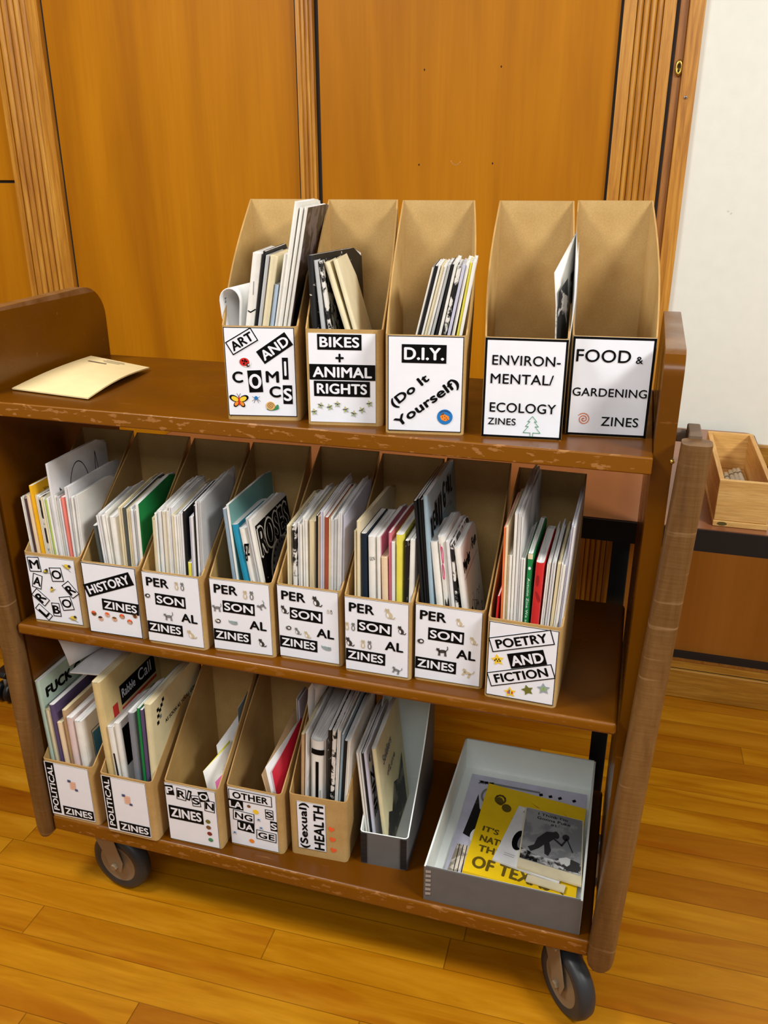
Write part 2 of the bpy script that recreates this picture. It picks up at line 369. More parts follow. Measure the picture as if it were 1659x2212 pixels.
pts = [(-0.5585, 1.09), (-0.5585, 1.046)] + [(x, y) for i in range(3) for (x, y) in ((-0.549 + i * 0.0105, 1.046), (-0.547 + i * 0.0105, 1.051), (-0.5435 + i * 0.0105, 1.051), (-0.5415 + i * 0.0105, 1.046))] + [(-0.517, 1.046), (-0.517, 1.09)]
mb.prism(pts, 'Z', 0.0, 3.0, OAK); struct(mb.build('trim_2'))
def door(name, x0, x1, z0, z1, extra=None):
    mb = MB(); mb.box((x0, 1.060, z0), (x1, 1.092, z1), PANEL)
    if extra: extra(mb)
    return struct(mb.build(name, bevel=0.0015, segs=1))
def scars(mb):
    s = Sheet(mb, lambda x, y, l: (x, 1.060 - l, y))
    for (x, z) in ((-0.2513, 1.5403), (-0.0749, 1.5413), (-0.2611, 1.3395), (-0.0849, 1.3418)): s.ell(x, z, 0.0016, 0.0024, GAP)
    s.ring(-0.172, 1.352, 0.012, 0.013, 0.0016, plain('scar', (222, 160, 88), 0.5), n=12, a0=200, a1=330)
door('door_1', -1.250, -0.566, 0.09, 3.0)
door('door_2', -0.508, 0.174, 0.09, 3.0, scars)
door('door_3', -2.4, -1.403, 0.09, 1.296); door('door_4', -2.4, -1.403, 1.303, 3.0)
mb = MB()
for (x0, x1) in ((-1.2545, -1.2495), (-0.5665, -0.558), (-0.5175, -0.5075), (0.1735, 0.1805), (-1.404, -1.399)): mb.box((x0, 1.061, 0.09), (x1, 1.0905, 3.0), GAP)
mb.box((0.2850, 1.052, 0.09), (0.2925, 1.0905, 3.0), GAP); mb.box((-2.4, 1.067, 1.296), (-1.403, 1.0905, 1.303), GAP)
struct(mb.build('trim_4'))
mb = MB(); mb.box((0.292, 1.050, 0.0), (0.311, 1.09, 3.0), OAKD); struct(mb.build('trim_5', bevel=0.003))
# board, its frame, lock and screw
wb = thing('whiteboard', 'tall cream white board in an oak frame on the wall at right', 'whiteboard', (0.34, 1.06, 0.72))
def wbpart(name, fn, bevel=0.0, label=None):
    mb = MB(); fn(mb); o = mb.build(name, wb, bevel); o.matrix_parent_inverse = Matrix.Translation((-0.34, -1.06, -0.72))
    if label: o['label'] = label
    return o
def surf(m):
    m.box((0.341, 1.052, 0.715), (2.6, 1.088, 2.9), BOARD)
    s = Sheet(m, lambda x, y, l: (x, 1.052 - l, y)); sm = plain('smudge', (196, 196, 184), 0.6)
    s.ell(0.4415, 1.243, 0.0022, 0.0018, sm); s.ell(0.4485, 1.2385, 0.0024, 0.0018, sm, 0.6)
wbpart('surface', surf)
wbpart('frame', lambda m: m.box((0.3105, 1.040, 0.672), (0.342, 1.0885, 2.9), OAKF), 0.002)
wbpart('ledge', lambda m: m.box((0.3425, 1.036, 0.672), (2.6, 1.0885, 0.7225), OAKX), 0.004)
def lock(m):
    Mx = Matrix.Translation((0.3035, 1.0495, 1.526)) @ Matrix.Rotation(math.radians(90), 4, 'X')
    m.lathe([(0.0, 0.0), (0.0085, 0.0), (0.0095, 0.003), (0.0075, 0.006), (0.0045, 0.0065), (0.0045, 0.001), (0.0, 0.001)], BRASS, Mx @ Matrix.Diagonal((0.85, 1.75, 1, 1)), 24)
    m.box((0.3018, 1.0424, 1.518), (0.3052, 1.0440, 1.532), GAP)
wbpart('keyhole', lock, label='brass keyhole plate')
def screw(m):
    m.lathe([(0, 0.0022), (0.0028, 0.0018), (0.0036, 0.0), (0.0, 0.0)], plain('zinc', (205, 205, 200), 0.3, 0.8), Matrix.Translation((0.324, 1.0395, 1.469)) @ Matrix.Rotation(math.radians(90), 4, 'X'), 16)
    m.box((0.3215, 1.0368, 1.4684), (0.3265, 1.0374, 1.4696), GAP); m.box((0.3234, 1.0368, 1.4665), (0.3246, 1.0374, 1.4715), GAP)
wbpart('screw', screw, label='silver cross-head screw')
mb = MB(); mb.box((0.3115, 1.062, 0.135), (2.6, 1.092, 0.672), panel_mat('lower_ply', (138, 82, 22), (150, 92, 30), (160, 100, 38)))
struct(mb.build('wall_right'))
mb = MB(); mb.box((-2.4, 1.050, 0.117), (2.6, 1.092, 0.135), GAP); mb.box((-2.4, 1.046, 0.089), (2.6, 1.09, 0.112), OAKX); mb.box((-2.4, 1.0475, 0.086), (2.6, 1.0895, 0.0895), GAP); mb.box((-2.4, 1.044, 0.1125), (2.6, 1.0895, 0.1175), OAKD); struct(mb.build('trim_6'))
mb = MB(); mb.box((-2.4, 1.040, 0.0), (2.6, 1.09, 0.086), OAKX); struct(mb.build('baseboard_back', bevel=0.003))

# ================================================================== furniture behind the cart
tb = thing('table', 'brown laminate table with a black steel frame behind the book cart', 'table', (-0.1, 0.7, 0))
def tpart(name, fn, bevel=0.0):
    mb = MB(); fn(mb); o = mb.build(name, tb, bevel); o.matrix_parent_inverse = Matrix.Translation((0.1, -0.7, 0)); return o
def rrect(x0, x1, y0, y1, r): return arc(x1 - r, y1 - r, r, 0, 90) + arc(x0 + r, y1 - r, r, 90, 180) + arc(x0 + r, y0 + r, r, 180, 270) + arc(x1 - r, y0 + r, r, 270, 360)
tpart('tabletop', lambda m: m.prism(rrect(-0.75, 0.562, 0.389, 1.028, 0.020), 'Z', 0.735, 0.755, LAMINATE))
tpart('edge_band', lambda m: m.prism(rrect(-0.754, 0.566, 0.385, 1.032, 0.024), 'Z', 0.714, 0.7535, BLACKMETAL))
def frame_(m):
    for (a, c) in (((-0.72, 0.43, 0.695), (0.50, 0.46, 0.7139)), ((-0.72, 0.985, 0.695), (0.50, 1.015, 0.7139)), ((-0.75, 0.43, 0.695), (-0.7201, 1.015, 0.7139)), ((0.2761, 0.4601, 0.695), (0.307, 0.9849, 0.7139))): m.box(a, c, BLACKMETAL)
tpart('apron', frame_)
for (x, y) in ((0.276, 0.397), (0.276, 0.983), (-0.50, 0.397), (-0.50, 0.983)):
    tpart('leg', lambda m: m.box((x, y, 0.0), (x + 0.031, y + 0.03, 0.712), BLACKMETAL), 0.002)

def lbox(m, a, c, mat): m.box(a, c, mat)
tr = thing('wooden_tray', 'open pale wooden drawer-like box on the table by the white board', 'box', (0.4385, 0.4095, 0.7555), math.radians(0.6))
mb = MB(); W_, D_, H_, T_ = 0.086, 0.305, 0.083, 0.0085
mb.box((0, 0, 0.010), (W_, T_, H_), PINE); mb.build('front', tr, 0.0015)
mb = MB(); mb.box((0.0005, D_ - T_, 0.010), (W_ - 0.0005, D_, H_), PINE); mb.build('back', tr, 0.001)
for x in (0.0, W_ - T_):
    mb = MB(); mb.box((x, T_ + 0.0002, 0.010), (x + T_, D_ - T_ - 0.0002, H_), PINEY); mb.build('side', tr, 0.001)
mb = MB(); mb.box((-0.001, -0.003, 0), (W_ + 0.001, D_, 0.0098), PINE)
s = Sheet(mb, lambda x, y, l: (x, -0.003 - l, y)); s.ell(0.014, 0.0052, 0.008, 0.0035, plain('stain', (84, 70, 24), 0.7))
mb.build('base', tr, 0.001)
stick_spots = [(0.4755, 0.583, 0.085, -2.0), (0.4845, 0.60, 0.09, -3.0), (0.4925, 0.612, 0.09, -3.5), (0.5005, 0.617, 0.09, -4.0), (0.4660, 0.607, 0.09, -1.0)]
nm = ['second from the left, shortest showing', 'third from the left', 'fourth from the left', 'rightmost of the row', 'leftmost, against the tray side']
CHALK = plain('chalk_white', (226, 224, 206), 0.7); BAND = plain('grey_band', (112, 118, 100), 0.6)
for k, (x, y, L, dx) in enumerate(stick_spots):
    mb = MB(); a = math.radians(90)
    Mx = Matrix.Translation((0, 0, 0)) @ Matrix.Rotation(math.radians(-90), 4, 'X')
    mb.lathe([(0, -L), (0.0044, -L), (0.0046, -0.034)], CHALK, Mx, 16); mb.lathe([(0.0046, -0.034), (0.0047, -0.028)], BAND, Mx, 16)
    mb.lathe([(0.0046, -0.028), (0.0044, -0.004), (0.0032, -0.0005), (0, 0)], CHALK, Mx, 16)
    o = mb.build('white_stick'); o.location = (x, y + 0.075, 0.7705); o.rotation_euler = (0, 0, math.radians(-dx - 2))
    tag(o, 'white stick with a grey band in the wooden tray, ' + nm[k], 'stick', 'white sticks in the wooden tray')

# swivel chair standing behind the left end panel
ch = thing('swivel_chair', 'black swivel chair on castors standing behind the left end of the cart', 'chair', (-1.235, 0.765, 0))
CHB = plain('black_plastic', (16, 16, 18), 0.4)
mb = MB(); mb.lathe([(0, 0.075), (0.036, 0.075), (0.040, 0.11), (0.028, 0.125), (0.026, 0.30), (0.016, 0.30), (0.016, 0.42), (0, 0.42)], CHB, n=24); mb.build('column', ch)
for k in range(5):
    a = math.radians(-92 + 72 * k); Mz = Matrix.Rotation(a, 4, 'Z')
    mb = MB(); pts = [(0.03, 0.080), (0.03, 0.110), (0.262, 0.093), (0.270, 0.084), (0.262, 0.073)]
    vs = [Mz @ Vector((x, y, z)) for y in (-0.017, 0.017) for (x, z) in pts]; n = 5
    mb.add(vs, [(i, (i + 1) % n, n + (i + 1) % n, n + i) for i in range(n)] + [tuple(range(n)), tuple(range(n, 2 * n))], CHB)
    arm = mb.build('foot_arm', ch, 0.003)
    mb = MB()
    for sx in (-0.013, 0.013):
        Mw = Mz @ Matrix.Translation((0.250, sx, 0.0275)) @ Matrix.Rotation(math.radians(90), 4, 'X')
        mb.lathe([(0, -0.009), (0.022, -0.009), (0.0272, -0.005), (0.0272, 0.005), (0.022, 0.009), (0, 0.009)], CHB, Mw, 24)
    mb.lathe([(0, 0.0), (0.006, 0.0), (0.006, 0.046), (0, 0.046)], plain('chair_steel', (150, 150, 150), 0.3, 0.8), Mz @ Matrix.Translation((0.250, 0, 0.028)), 10)
    mb.build('castor', arm)
mb = MB(); mb.prism(arc(0, 0, 0.205, 0, 354, 30), 'Z', 0.422, 0.475, CHB); mb.build('seat', ch, 0.015, 3)

# ================================================================== the book cart
XL, XR, TH, YF, YB = -0.6940, 0.3100, 0.0275, 0.0225, 0.3735
ct = thing('book_cart', 'worn brown wooden library book cart with three shelves on castors', 'cart', (-0.19, 0.19, 0))
INV = Matrix.Translation((0.19, -0.19, 0))
def cpart(name, mb, bevel=0.0, parent=None, segs=2):
    o = mb.build(name, parent or ct, bevel, segs); o.matrix_parent_inverse = INV if not parent else Matrix.Identity(4); return o
for (z, t, nmz) in ((ZT, 0.0225, 'top_shelf'), (ZM, 0.021, 'shelf'), (ZB, 0.034, 'shelf')):
    mb = MB(); r = 0.0 if nmz == 'top_shelf' else 0.006
    mb.box((XL - 0.004, 0.0, z - t), (XR + 0.003, 0.3715, z), CART) if nmz == 'top_shelf' else mb.box((XL + 0.0003, 0.0, z - t), (XR - 0.0003, 0.3715, z), CARTM if z > 0.4 else CARTB)
    cpart(nmz, mb, 0.0022 if nmz == 'top_shelf' else 0.006, segs=3)
prof = [(YF, 0.152)] + arc(YF + 0.030, 1.121 - 0.030, 0.030, 180, 95, 7) + arc(YB - 0.060, 1.127 - 0.060, 0.060, 90, 0, 8) + [(YB, 0.152)]
for (x0, x1) in ((XL - TH, XL - 0.0042), (XR + 0.0032, XR + TH)):
    mb = MB(); mb.prism(prof, 'X', x0, x1, CARTP); cpart('side_panel', mb, 0.003)
def bumper(p0, p1, wd0, wd1, y0, y1):
    """slightly leaning worn post; p0 bottom centre (x,z), p1 top centre"""
    mb = MB(); vs = []; n = 9
    for i in range(n):
        f = (0, 0.006, 0.014, 0.03, 0.2, 0.4, 0.6, 0.8, 1.0)[i]; cx = p0[0] + (p1[0] - p0[0]) * f; z = p0[1] + (p1[1] - p0[1]) * f; hw = (wd0 + (wd1 - wd0) * f) / 2 * (0.62, 0.84, 0.95, 1, 1, 1, 1, 1, 1)[i]; r = 0.010
        vs += [(cx + x, y, z) for (x, y) in arc(hw - r, y1 - r, r, 0, 90, 3) + arc(-hw + r, y1 - r, r, 90, 180, 3) + arc(-hw + r, y0 + r, r, 180, 270, 3) + arc(hw - r, y0 + r, r, 270, 360, 3)]
    k = 16; fs = [(i * k + j, i * k + (j + 1) % k, (i + 1) * k + (j + 1) % k, (i + 1) * k + j) for i in range(n - 1) for j in range(k)]
    mb.add(vs, fs, WORN, True); mb.add(vs, [tuple(range(k))[::-1], tuple(range((n - 1) * k, n * k))], WORN)
    return cpart('bumper_post', mb, 0.004)
b1 = bumper((0.3265, 0.139), (0.3616, 1.017), 0.042, 0.036, -0.012, 0.0218); b1['label'] = 'grey-brown worn post beside the right end panel'
mb = MB(); mb.box((0.352, 0.02, 1.000), (0.368, 0.075, 1.022), plain('leather_strap', (104, 84, 66), 0.6)); mb.box((0.336, 0.060, 1.000), (0.3525, 0.075, 1.014), plain('leather_strap', (0, 0, 0)))
o = cpart('strap', mb, 0.002)
b2 = bumper((-0.7110, 0.139), (-0.7165, 1.0), 0.033, 0.036, -0.012, 0.0218)
mb = MB(); mb.lathe([(0, 0.003), (0.002, 0.0028), (0.0036, 0.0), (0, 0)], BRASS, Matrix.Translation((0.3365, 0.0222, 0.985)) @ Matrix.Rotation(math.radians(90), 4, 'X'), 14)
cpart('screw', mb)['label'] = 'brass screw head'
def caster(px, py, axle_deg, off):
    """swivel pivot at px,py; axle direction (towards viewer side) in degrees; wheel trails by off"""
    a = math.radians(axle_deg); ax = Vector((math.cos(a), math.sin(a), 0)); tr_ = Vector((-ax.y, ax.x, 0))
    c = Vector((px, py, 0.0635)) + tr_ * off; ztop = ZB - 0.034
    root = bpy.data.objects.new('caster', None); COL.objects.link(root); root.parent = ct; root.matrix_parent_inverse = INV; root.empty_display_size = 0.02
    R3 = Matrix((tr_, Vector((0, 0, 1)), ax)).transposed().to_4x4(); Mw = Matrix.Translation(c) @ R3
    mb = MB(); mb.lathe([(0.040, -0.014), (0.046, -0.0165), (0.056, -0.0155), (0.0615, -0.010), (0.0635, 0.0), (0.0615, 0.010), (0.056, 0.0155), (0.046, 0.0165), (0.040, 0.014)], RUBBER, Mw, 48)
    mb.lathe([(0.041, 0.0145), (0.030, 0.012), (0.014, 0.016), (0.0, 0.016)], STEEL, Mw, 40); mb.lathe([(0.0, -0.016), (0.014, -0.016), (0.030, -0.012), (0.041, -0.0145)], STEEL, Mw, 40)
    cpart('wheel', mb, parent=root)
    mb = MB(); dz = ztop - 0.0635; hx = -off
    for s_ in (-1, 1):
        outl = [(-0.013, -0.012), (0.013, -0.012), (0.019, 0.012), (hx + 0.026, dz - 0.012), (hx + 0.026, dz - 0.004), (hx - 0.026, dz - 0.004), (hx - 0.026, dz - 0.012), (-0.019, 0.012)]
        n = len(outl); vs = [Mw @ Vector((x, z, s_ * y)) for y in (0.0195, 0.0225) for (x, z) in outl]
        mb.add(vs, [(i, (i + 1) % n, n + (i + 1) % n, n + i) for i in range(n)] + [tuple(range(n)), tuple(range(n, 2 * n))], STEEL)
    vs = [Mw @ Vector((x, z, y)) for z in (dz - 0.006, dz - 0.0005) for (x, y) in ((hx - 0.034, -0.0345), (hx + 0.034, -0.0345), (hx + 0.034, 0.0345), (hx - 0.034, 0.0345))]
    mb.add(vs, [(0, 1, 2, 3), (7, 6, 5, 4), (0, 4, 5, 1), (1, 5, 6, 2), (2, 6, 7, 3), (3, 7, 4, 0)], STEEL)
    cpart('fork', mb, 0.0012, root)
    mb = MB(); mb.lathe([(0, 0.029), (0.0065, 0.029), (0.0075, 0.0265), (0.0075, 0.0226), (0.0, 0.0226)], STEEL, Mw, 6, False); cpart('axle_bolt', mb, parent=root)
caster(-0.612, 0.052, -97, 0.026); caster(0.262, 0.050, -140, 0.030)
caster(-0.612, 0.315, -80, 0.026); caster(0.262, 0.315, -95, 0.026)

# ================================================================== magazine files
def file_body(mb, W_, D_, H_, hf, t, out, inn, bl=0.003, brt=0.003, rc=0.007, base=True):
    """open-topped holder: outline with rounded front corners, sides rising from the low front to the high back"""
    path = [(0.0, D_)] + [(0.0, D_ * (1 - i / 10)) for i in range(1, 10)] + arc(rc, rc, rc, 180, 270, 4) + arc(W_ - rc, rc, rc, 270, 360, 4) + [(W_, D_ * i / 10) for i in range(1, 11)]
    def inner(p):
        x = min(max(p[0], t), W_ - t); y = min(max(p[1], t), D_ - t)
        if p[1] < rc and (p[0] < rc or p[0] > W_ - rc):
            cx = rc if p[0] < rc else W_ - rc; k = (rc - t) / rc; x = cx + (p[0] - cx) * k; y = rc + (p[1] - rc) * k
        return (x, y)
    def h(y): return hf + (H_ - hf) * max(0.0, min(1.0, (y - rc) / (D_ - rc)))
    def bow(p, z, hh):
        k = math.sin(math.pi * min(1, max(0, p[1] / D_))) * (0.25 + 0.75 * min(1, z / 0.15))
        if p[0] < W_ * 0.2: return -bl * k
        if p[0] > W_ * 0.8: return brt * k
        return 0.0
    n = len(path); rows = 7
    for (fn, mat) in ((lambda p: p, out), (inner, inn)):
        vs = []
        for r in range(rows + 1):
            for p in path:
                hh = h(p[1]); z0 = 0.0 if fn is not inner else t; z = z0 + (hh - z0) * r / rows; q_ = fn(p); vs.append((q_[0] + bow(p, z, hh), q_[1], z))
        mb.add(vs, [(r * n + i, r * n + i + 1, (r + 1) * n + i + 1, (r + 1) * n + i) for r in range(rows) for i in range(n - 1)], mat, True)
    # back wall
    mb.add([(0, D_, 0), (W_, D_, 0), (W_, D_, H_), (0, D_, H_)], [(0, 1, 2, 3)], out)
    mb.add([(t, D_ - t, t), (W_ - t, D_ - t, t), (W_ - t, D_ - t, H_), (t, D_ - t, H_)], [(0, 1, 2, 3)], inn)
    # rim
    vo = [(p[0] + bow(p, h(p[1]), 1), p[1], h(p[1])) for p in path]; vi = [(inner(p)[0] + bow(p, h(p[1]), 1), inner(p)[1], h(p[1])) for p in path]
    edge = KRAFT_EDGE if out is KRAFT else inn
    mb.add(vo + vi, [(i, i + 1, n + i + 1, n + i) for i in range(n - 1)], edge)
    mb.add([(0, D_, H_), (W_, D_, H_), (W_ - t, D_ - t, H_), (t, D_ - t, H_)], [(0, 1, 2, 3)], edge)
    mb.add([(p[0], p[1], 0) for p in path], [tuple(range(n))], out); mb.add([(inner(p)[0], inner(p)[1], t) for p in path], [tuple(range(n))], inn)

def local(lx, lz, lw, lh, y=-0.0006): return lambda x, z, l: (lx + x, y - l, lz + z)
STK = {k: plain('sticker_' + k, c, 0.4) for k, c in dict(red=(206, 40, 34), yellow=(244, 206, 60), orange=(238, 140, 50), blue=(34, 120, 190), green=(64, 140, 96), tan=(222, 178, 110),
    brown=(120, 80, 50), grey=(128, 130, 130), pale=(206, 192, 160), dark=(60, 58, 58), teal=(150, 168, 172), skin=(222, 170, 130), peach=(232, 190, 166), navy=(66, 76, 120), olive=(110, 112, 48),
    maroon=(124, 44, 34), lime=(160, 200, 70), coral=(240, 96, 50), silver=(190, 196, 180), white=(240, 240, 240), hair=(40, 34, 30), gold=(214, 190, 90)).items()}
def star_pts(cx, cy, r, k=0.45, rot=90, n=5):
    return [(cx + (r if i % 2 == 0 else r * k) * math.cos(math.radians(rot + 180 / n * i)), cy + (r if i % 2 == 0 else r * k) * math.sin(math.radians(rot + 180 / n * i))) for i in range(2 * n)]
def sticker(parent, f, kind, cx, cy, s, rot=0.0):
    """small printed sticker, s = overall size in metres"""
    mb = MB(); S_ = Sheet(mb, lambda x, y, l: f(cx + rot2((x, y), math.radians(rot))[0], cy + rot2((x, y), math.radians(rot))[1], 0.0006 + l))
    K = STK; L = 0.0002; h = s / 2
    if kind == 'ladybug':
        S_.ell(0, 0, h, h * 0.8, K['white'], 0, 0); S_.ell(-h * .1, 0, h * .85, h * .7, K['red'], 0.3, L); S_.ell(h * .6, -h * .3, h * .32, h * .3, K['dark'], 0, 2 * L)
        for (x, y) in ((-.45, .1), (-.1, .35), (-.1, -.3), (.2, .2)): S_.ell(x * h, y * h, h * .16, h * .16, BLACKINK, 0, 2 * L)
        S_.ell(-h * .1, h * .05, h * .12, h * .12, BLACKINK, 0, 2 * L); S_.ell(h * .7, -h * .2, h * .12, h * .12, K['white'], 0, 3 * L)
    elif kind == 'butterfly':
        for sx in (-1, 1):
            S_.ell(sx * h * .55, h * .25, h * .55, h * .34, BLACKINK, sx * 0.45, 0); S_.ell(sx * h * .45, h * .20, h * .42, h * .24, K['yellow'], sx * 0.45, L)
            S_.ell(sx * h * .35, -h * .40, h * .36, h * .24, BLACKINK, -sx * 0.9, 0); S_.ell(sx * h * .32, -h * .34, h * .28, h * .17, K['orange'], -sx * 0.9, L)
        S_.ell(0, 0, h * .10, h * .55, K['red'], 0, 2 * L); S_.line([(-h * .05, h * .5), (-h * .2, h * .8)], h * .05, K['dark'], L); S_.line([(h * .05, h * .5), (h * .2, h * .8)], h * .05, K['dark'], L)
    elif kind == 'fly':
        S_.ell(0, h * .2, h * .38, h * .42, K['blue'], 0, L)
        for sx in (-1, 1):
            S_.line([(sx * h * .3, h * .1), (sx * h * .8, h * .5)], h * .08, BLACKINK, L); S_.line([(sx * h * .3, -h * .1), (sx * h * .9, -h * .5)], h * .08, BLACKINK, L); S_.line([(sx * h * .2, -h * .2), (sx * h * .5, -h * .9)], h * .08, BLACKINK, L)
    elif kind == 'snail':
        S_.ell(h * .1, -h * .3, h * .9, h * .28, K['green'], 0.1, 0); S_.ell(h * .75, 0, h * .2, h * .3, K['green'], -0.3, L); S_.ell(-h * .2, h * .1, h * .66, h * .62, K['tan'], 0, 2 * L)
        S_.line([(-h * .2 + h * .5 * (1 - i / 28) * math.cos(i * .5), h * .1 + h * .5 * (1 - i / 28) * math.sin(i * .5)) for i in range(26)], h * .06, K['brown'], 3 * L)
    elif kind == 'star':
        S_.poly(star_pts(0, 0, h, .48), K['silver'], 0)
        for i, c in enumerate(('gold', 'dark', 'lime', 'teal', 'olive')):
            a = math.radians(90 + 72 * i); S_.ell(h * .42 * math.cos(a), h * .42 * math.sin(a), h * .22, h * .12, K[c], a, L)
        S_.ell(0, 0, h * .2, h * .16, K['dark'], 0, L)
    elif kind in ('star_yellow', 'star_green', 'star_teal', 'star_rainbow'):
        c = kind.split('_')[1]; S_.poly(star_pts(0, 0, h, .5, 97), K[{'rainbow': 'yellow', 'green': 'olive'}.get(c, c)], 0)
        if c == 'rainbow':
            for i, cc in enumerate(('coral', 'blue', 'yellow', 'red')): S_.rect((i - 1.5) * h * .22, -h * .05 + (1.5 - abs(i - 1.5)) * h * .12, h * .2, h * (.5 + .25 * (1.5 - abs(i - 1.5))), K[cc], 0, L)
        elif c == 'yellow':
            for (x, y) in ((-.2, .1), (.2, .12), (0, -.2), (-.4, -.1), (.35, -.15)): S_.ell(x * h, y * h, h * .10, h * .13, BLACKINK, 0, L)
        elif c == 'teal':
            for y in (.15, -.05, -.25): S_.line([(-h * .3, y * h), (0, y * h + h * .1), (h * .3, y * h)], h * .1, K['lime'], L)
    elif kind == 'tree':
        g = plain('tree_ink', (34, 140, 88), 0.5)
        S_.line([(0, h), (h * .42, h * .48), (h * .2, h * .48), (h * .6, 0), (h * .3, 0), (h * .8, -h * .62), (h * .12, -h * .62), (h * .12, -h * .98), (-h * .14, -h * .98), (-h * .14, -h * .62), (-h * .8, -h * .62), (-h * .35, 0), (-h * .6, 0), (-h * .22, h * .48), (-h * .42, h * .48)], h * .05, g, 0, True)
    elif kind == 'swirl':
        S_.line([(h * (1 - i / 46) * math.cos(-.34 * i + 2.5), h * (1 - i / 46) * math.sin(-.34 * i + 2.5)) for i in range(44)], h * .15, plain('swirl_ink', (232, 140, 96), 0.5), 0)
    elif kind == 'strawberry':
        S_.ell(0, 0, h, h, K['blue'], 0, 0, 28); S_.poly([(-h * .62, h * .1), (-h * .2, h * .42), (h * .5, h * .1), (h * .62, -h * .3), (h * .1, -h * .58), (-h * .45, -h * .4)], K['orange'], L)
        S_.poly([(-h * .6, h * .2), (-h * .2, h * .62), (-h * .1, h * .3)], K['brown'], 2 * L); S_.ring(0, 0, h * .82, h * .82, h * .12, K['navy'], L, 12, 40, 140)
        for (x, y) in ((-.3, 0), (0, .1), (.2, -.1), (0, -.3), (.35, -.3)): S_.ell(x * h, y * h, h * .06, h * .06, K['maroon'], 0, 2 * L)
    elif kind == 'flag':
        S_.rect(0, 0, h * 1.0, h * 1.5, K['peach'], 0, 0); S_.rect(-h * .55, h * .75, h * .55, h * .45, K['navy'], 0, L); S_.rect(h * .55, -h * .75, h * .5, h * .4, K['navy'], 0, L)
        for y in (.35, 0, -.35): S_.rect(h * .1, y * h, h * .8, h * .1, plain('flag_stripe', (226, 166, 140), .5), 0, L)
    elif kind == 'face':
        S_.ell(0, 0, h, h, K[('brown', 'skin', 'hair')[int(cx * 1e4) % 2]], 0, 0); S_.ell(0, -h * .2, h * .7, h * .72, K[('skin', 'peach', 'brown')[int(cx * 7e3) % 3]], 0, L)
        S_.ell(0, h * .6, h * .85, h * .42, K[('hair', 'coral', 'brown')[int(cx * 9e3) % 3]], 0, 2 * L); S_.ring(0, -h * .3, h * .3, h * .2, h * .1, K['maroon'], 2 * L, 6, 200, 340)
        for sx in (-.25, .25): S_.ell(sx * h, -h * .05, h * .09, h * .11, BLACKINK, 0, 2 * L)
    elif kind == 'bug':
        c = K[('olive', 'gold', 'lime')[int(cx * 1e4) % 3]]
        S_.ell(0, 0, h * .7, h * .5, c, 0.5, 0); S_.ell(h * .4, h * .4, h * .3, h * .28, K['dark'], 0, L); S_.line([(-h * .9, -h * .2), (h * .1, -h * .3), (h, -h * .5)], h * .12, K['grey'], L); S_.ell(-h * .2, h * .1, h * .3, h * .2, K['yellow'], 0, L)
    elif kind.startswith('dot_'): S_.ell(0, 0, h, h * .92, K[kind[4:]], 0, 0)
    elif kind.startswith('heart_'):
        S_.poly([(0, -h), (-h * .9, 0), (-h * .8, h * .6), (-h * .35, h * .75), (0, h * .35), (h * .35, h * .75), (h * .8, h * .6), (h * .9, 0)], K[kind[6:]], 0)
    else:  # cats: cat_walk, cat_sit, cat_pair, cat_curl, cat_lie
        c = K[('grey', 'pale', 'dark', 'grey')[int(abs(cx + cy) * 9e3) % 4]]
        def head(x, y, r, cc):
            S_.ell(x, y, r, r * .9, cc, 0, L)
            for sx in (-1, 1): S_.poly([(x + sx * r * .9, y + r * .3), (x + sx * r * .75, y + r * 1.35), (x + sx * r * .15, y + r * .7)], cc, L)
            for sx in (-1, 1): S_.ell(x + sx * r * .4, y, r * .14, r * .14, BLACKINK, 0, 2 * L)
        if kind == 'cat_walk':
            S_.ell(0, 0, h * .62, h * .26, c, 0.15, 0); head(-h * .62, h * .2, h * .24, c)
            for x in (-.45, -.3, .35, .5): S_.line([(x * h, 0), (x * h * 1.15, -h * .72)], h * .14, c, 0)
            S_.line([(h * .55, h * .1), (h * .8, h * .45), (h * .75, h * .85)], h * .12, c, 0)
        elif kind == 'cat_sit':
            S_.ell(h * .1, -h * .25, h * .5, h * .62, c, 0.35, 0); head(-h * .2, h * .5, h * .34, c); S_.line([(h * .3, -h * .7), (h * .8, -h * .8), (h, -h * .5)], h * .16, c, 0); S_.ell(-h * .1, -h * .3, h * .18, h * .35, K['white'], 0.2, L)
        elif kind == 'cat_pair':
            for sx, cc in ((-.5, K['pale']), (.5, K['grey'])): S_.ell(sx * h, -h * .3, h * .3, h * .5, cc, 0, 0); head(sx * h, h * .35, h * .27, cc); S_.ell(sx * h, -h * .3, h * .12, h * .3, K['white'], 0, L)
        elif kind == 'cat_curl':
            S_.ell(0, 0, h * .8, h * .62, K['dark'], 0.3, 0); S_.ell(h * .1, 0, h * .4, h * .3, K['white'], 0, L); head(-h * .4, h * .1, h * .3, c); S_.ring(0, 0, h * .8, h * .62, h * .12, K['grey'], L, 14, 150, 330)
        else:
            S_.ell(0, -h * .1, h * .9, h * .4, K['teal'], -0.2, 0); head(h * .6, 0, h * .3, K['teal']); S_.line([(-h * .8, 0), (-h * .9, h * .4)], h * .14, K['teal'], 0)
    return mb.build('sticker', parent)

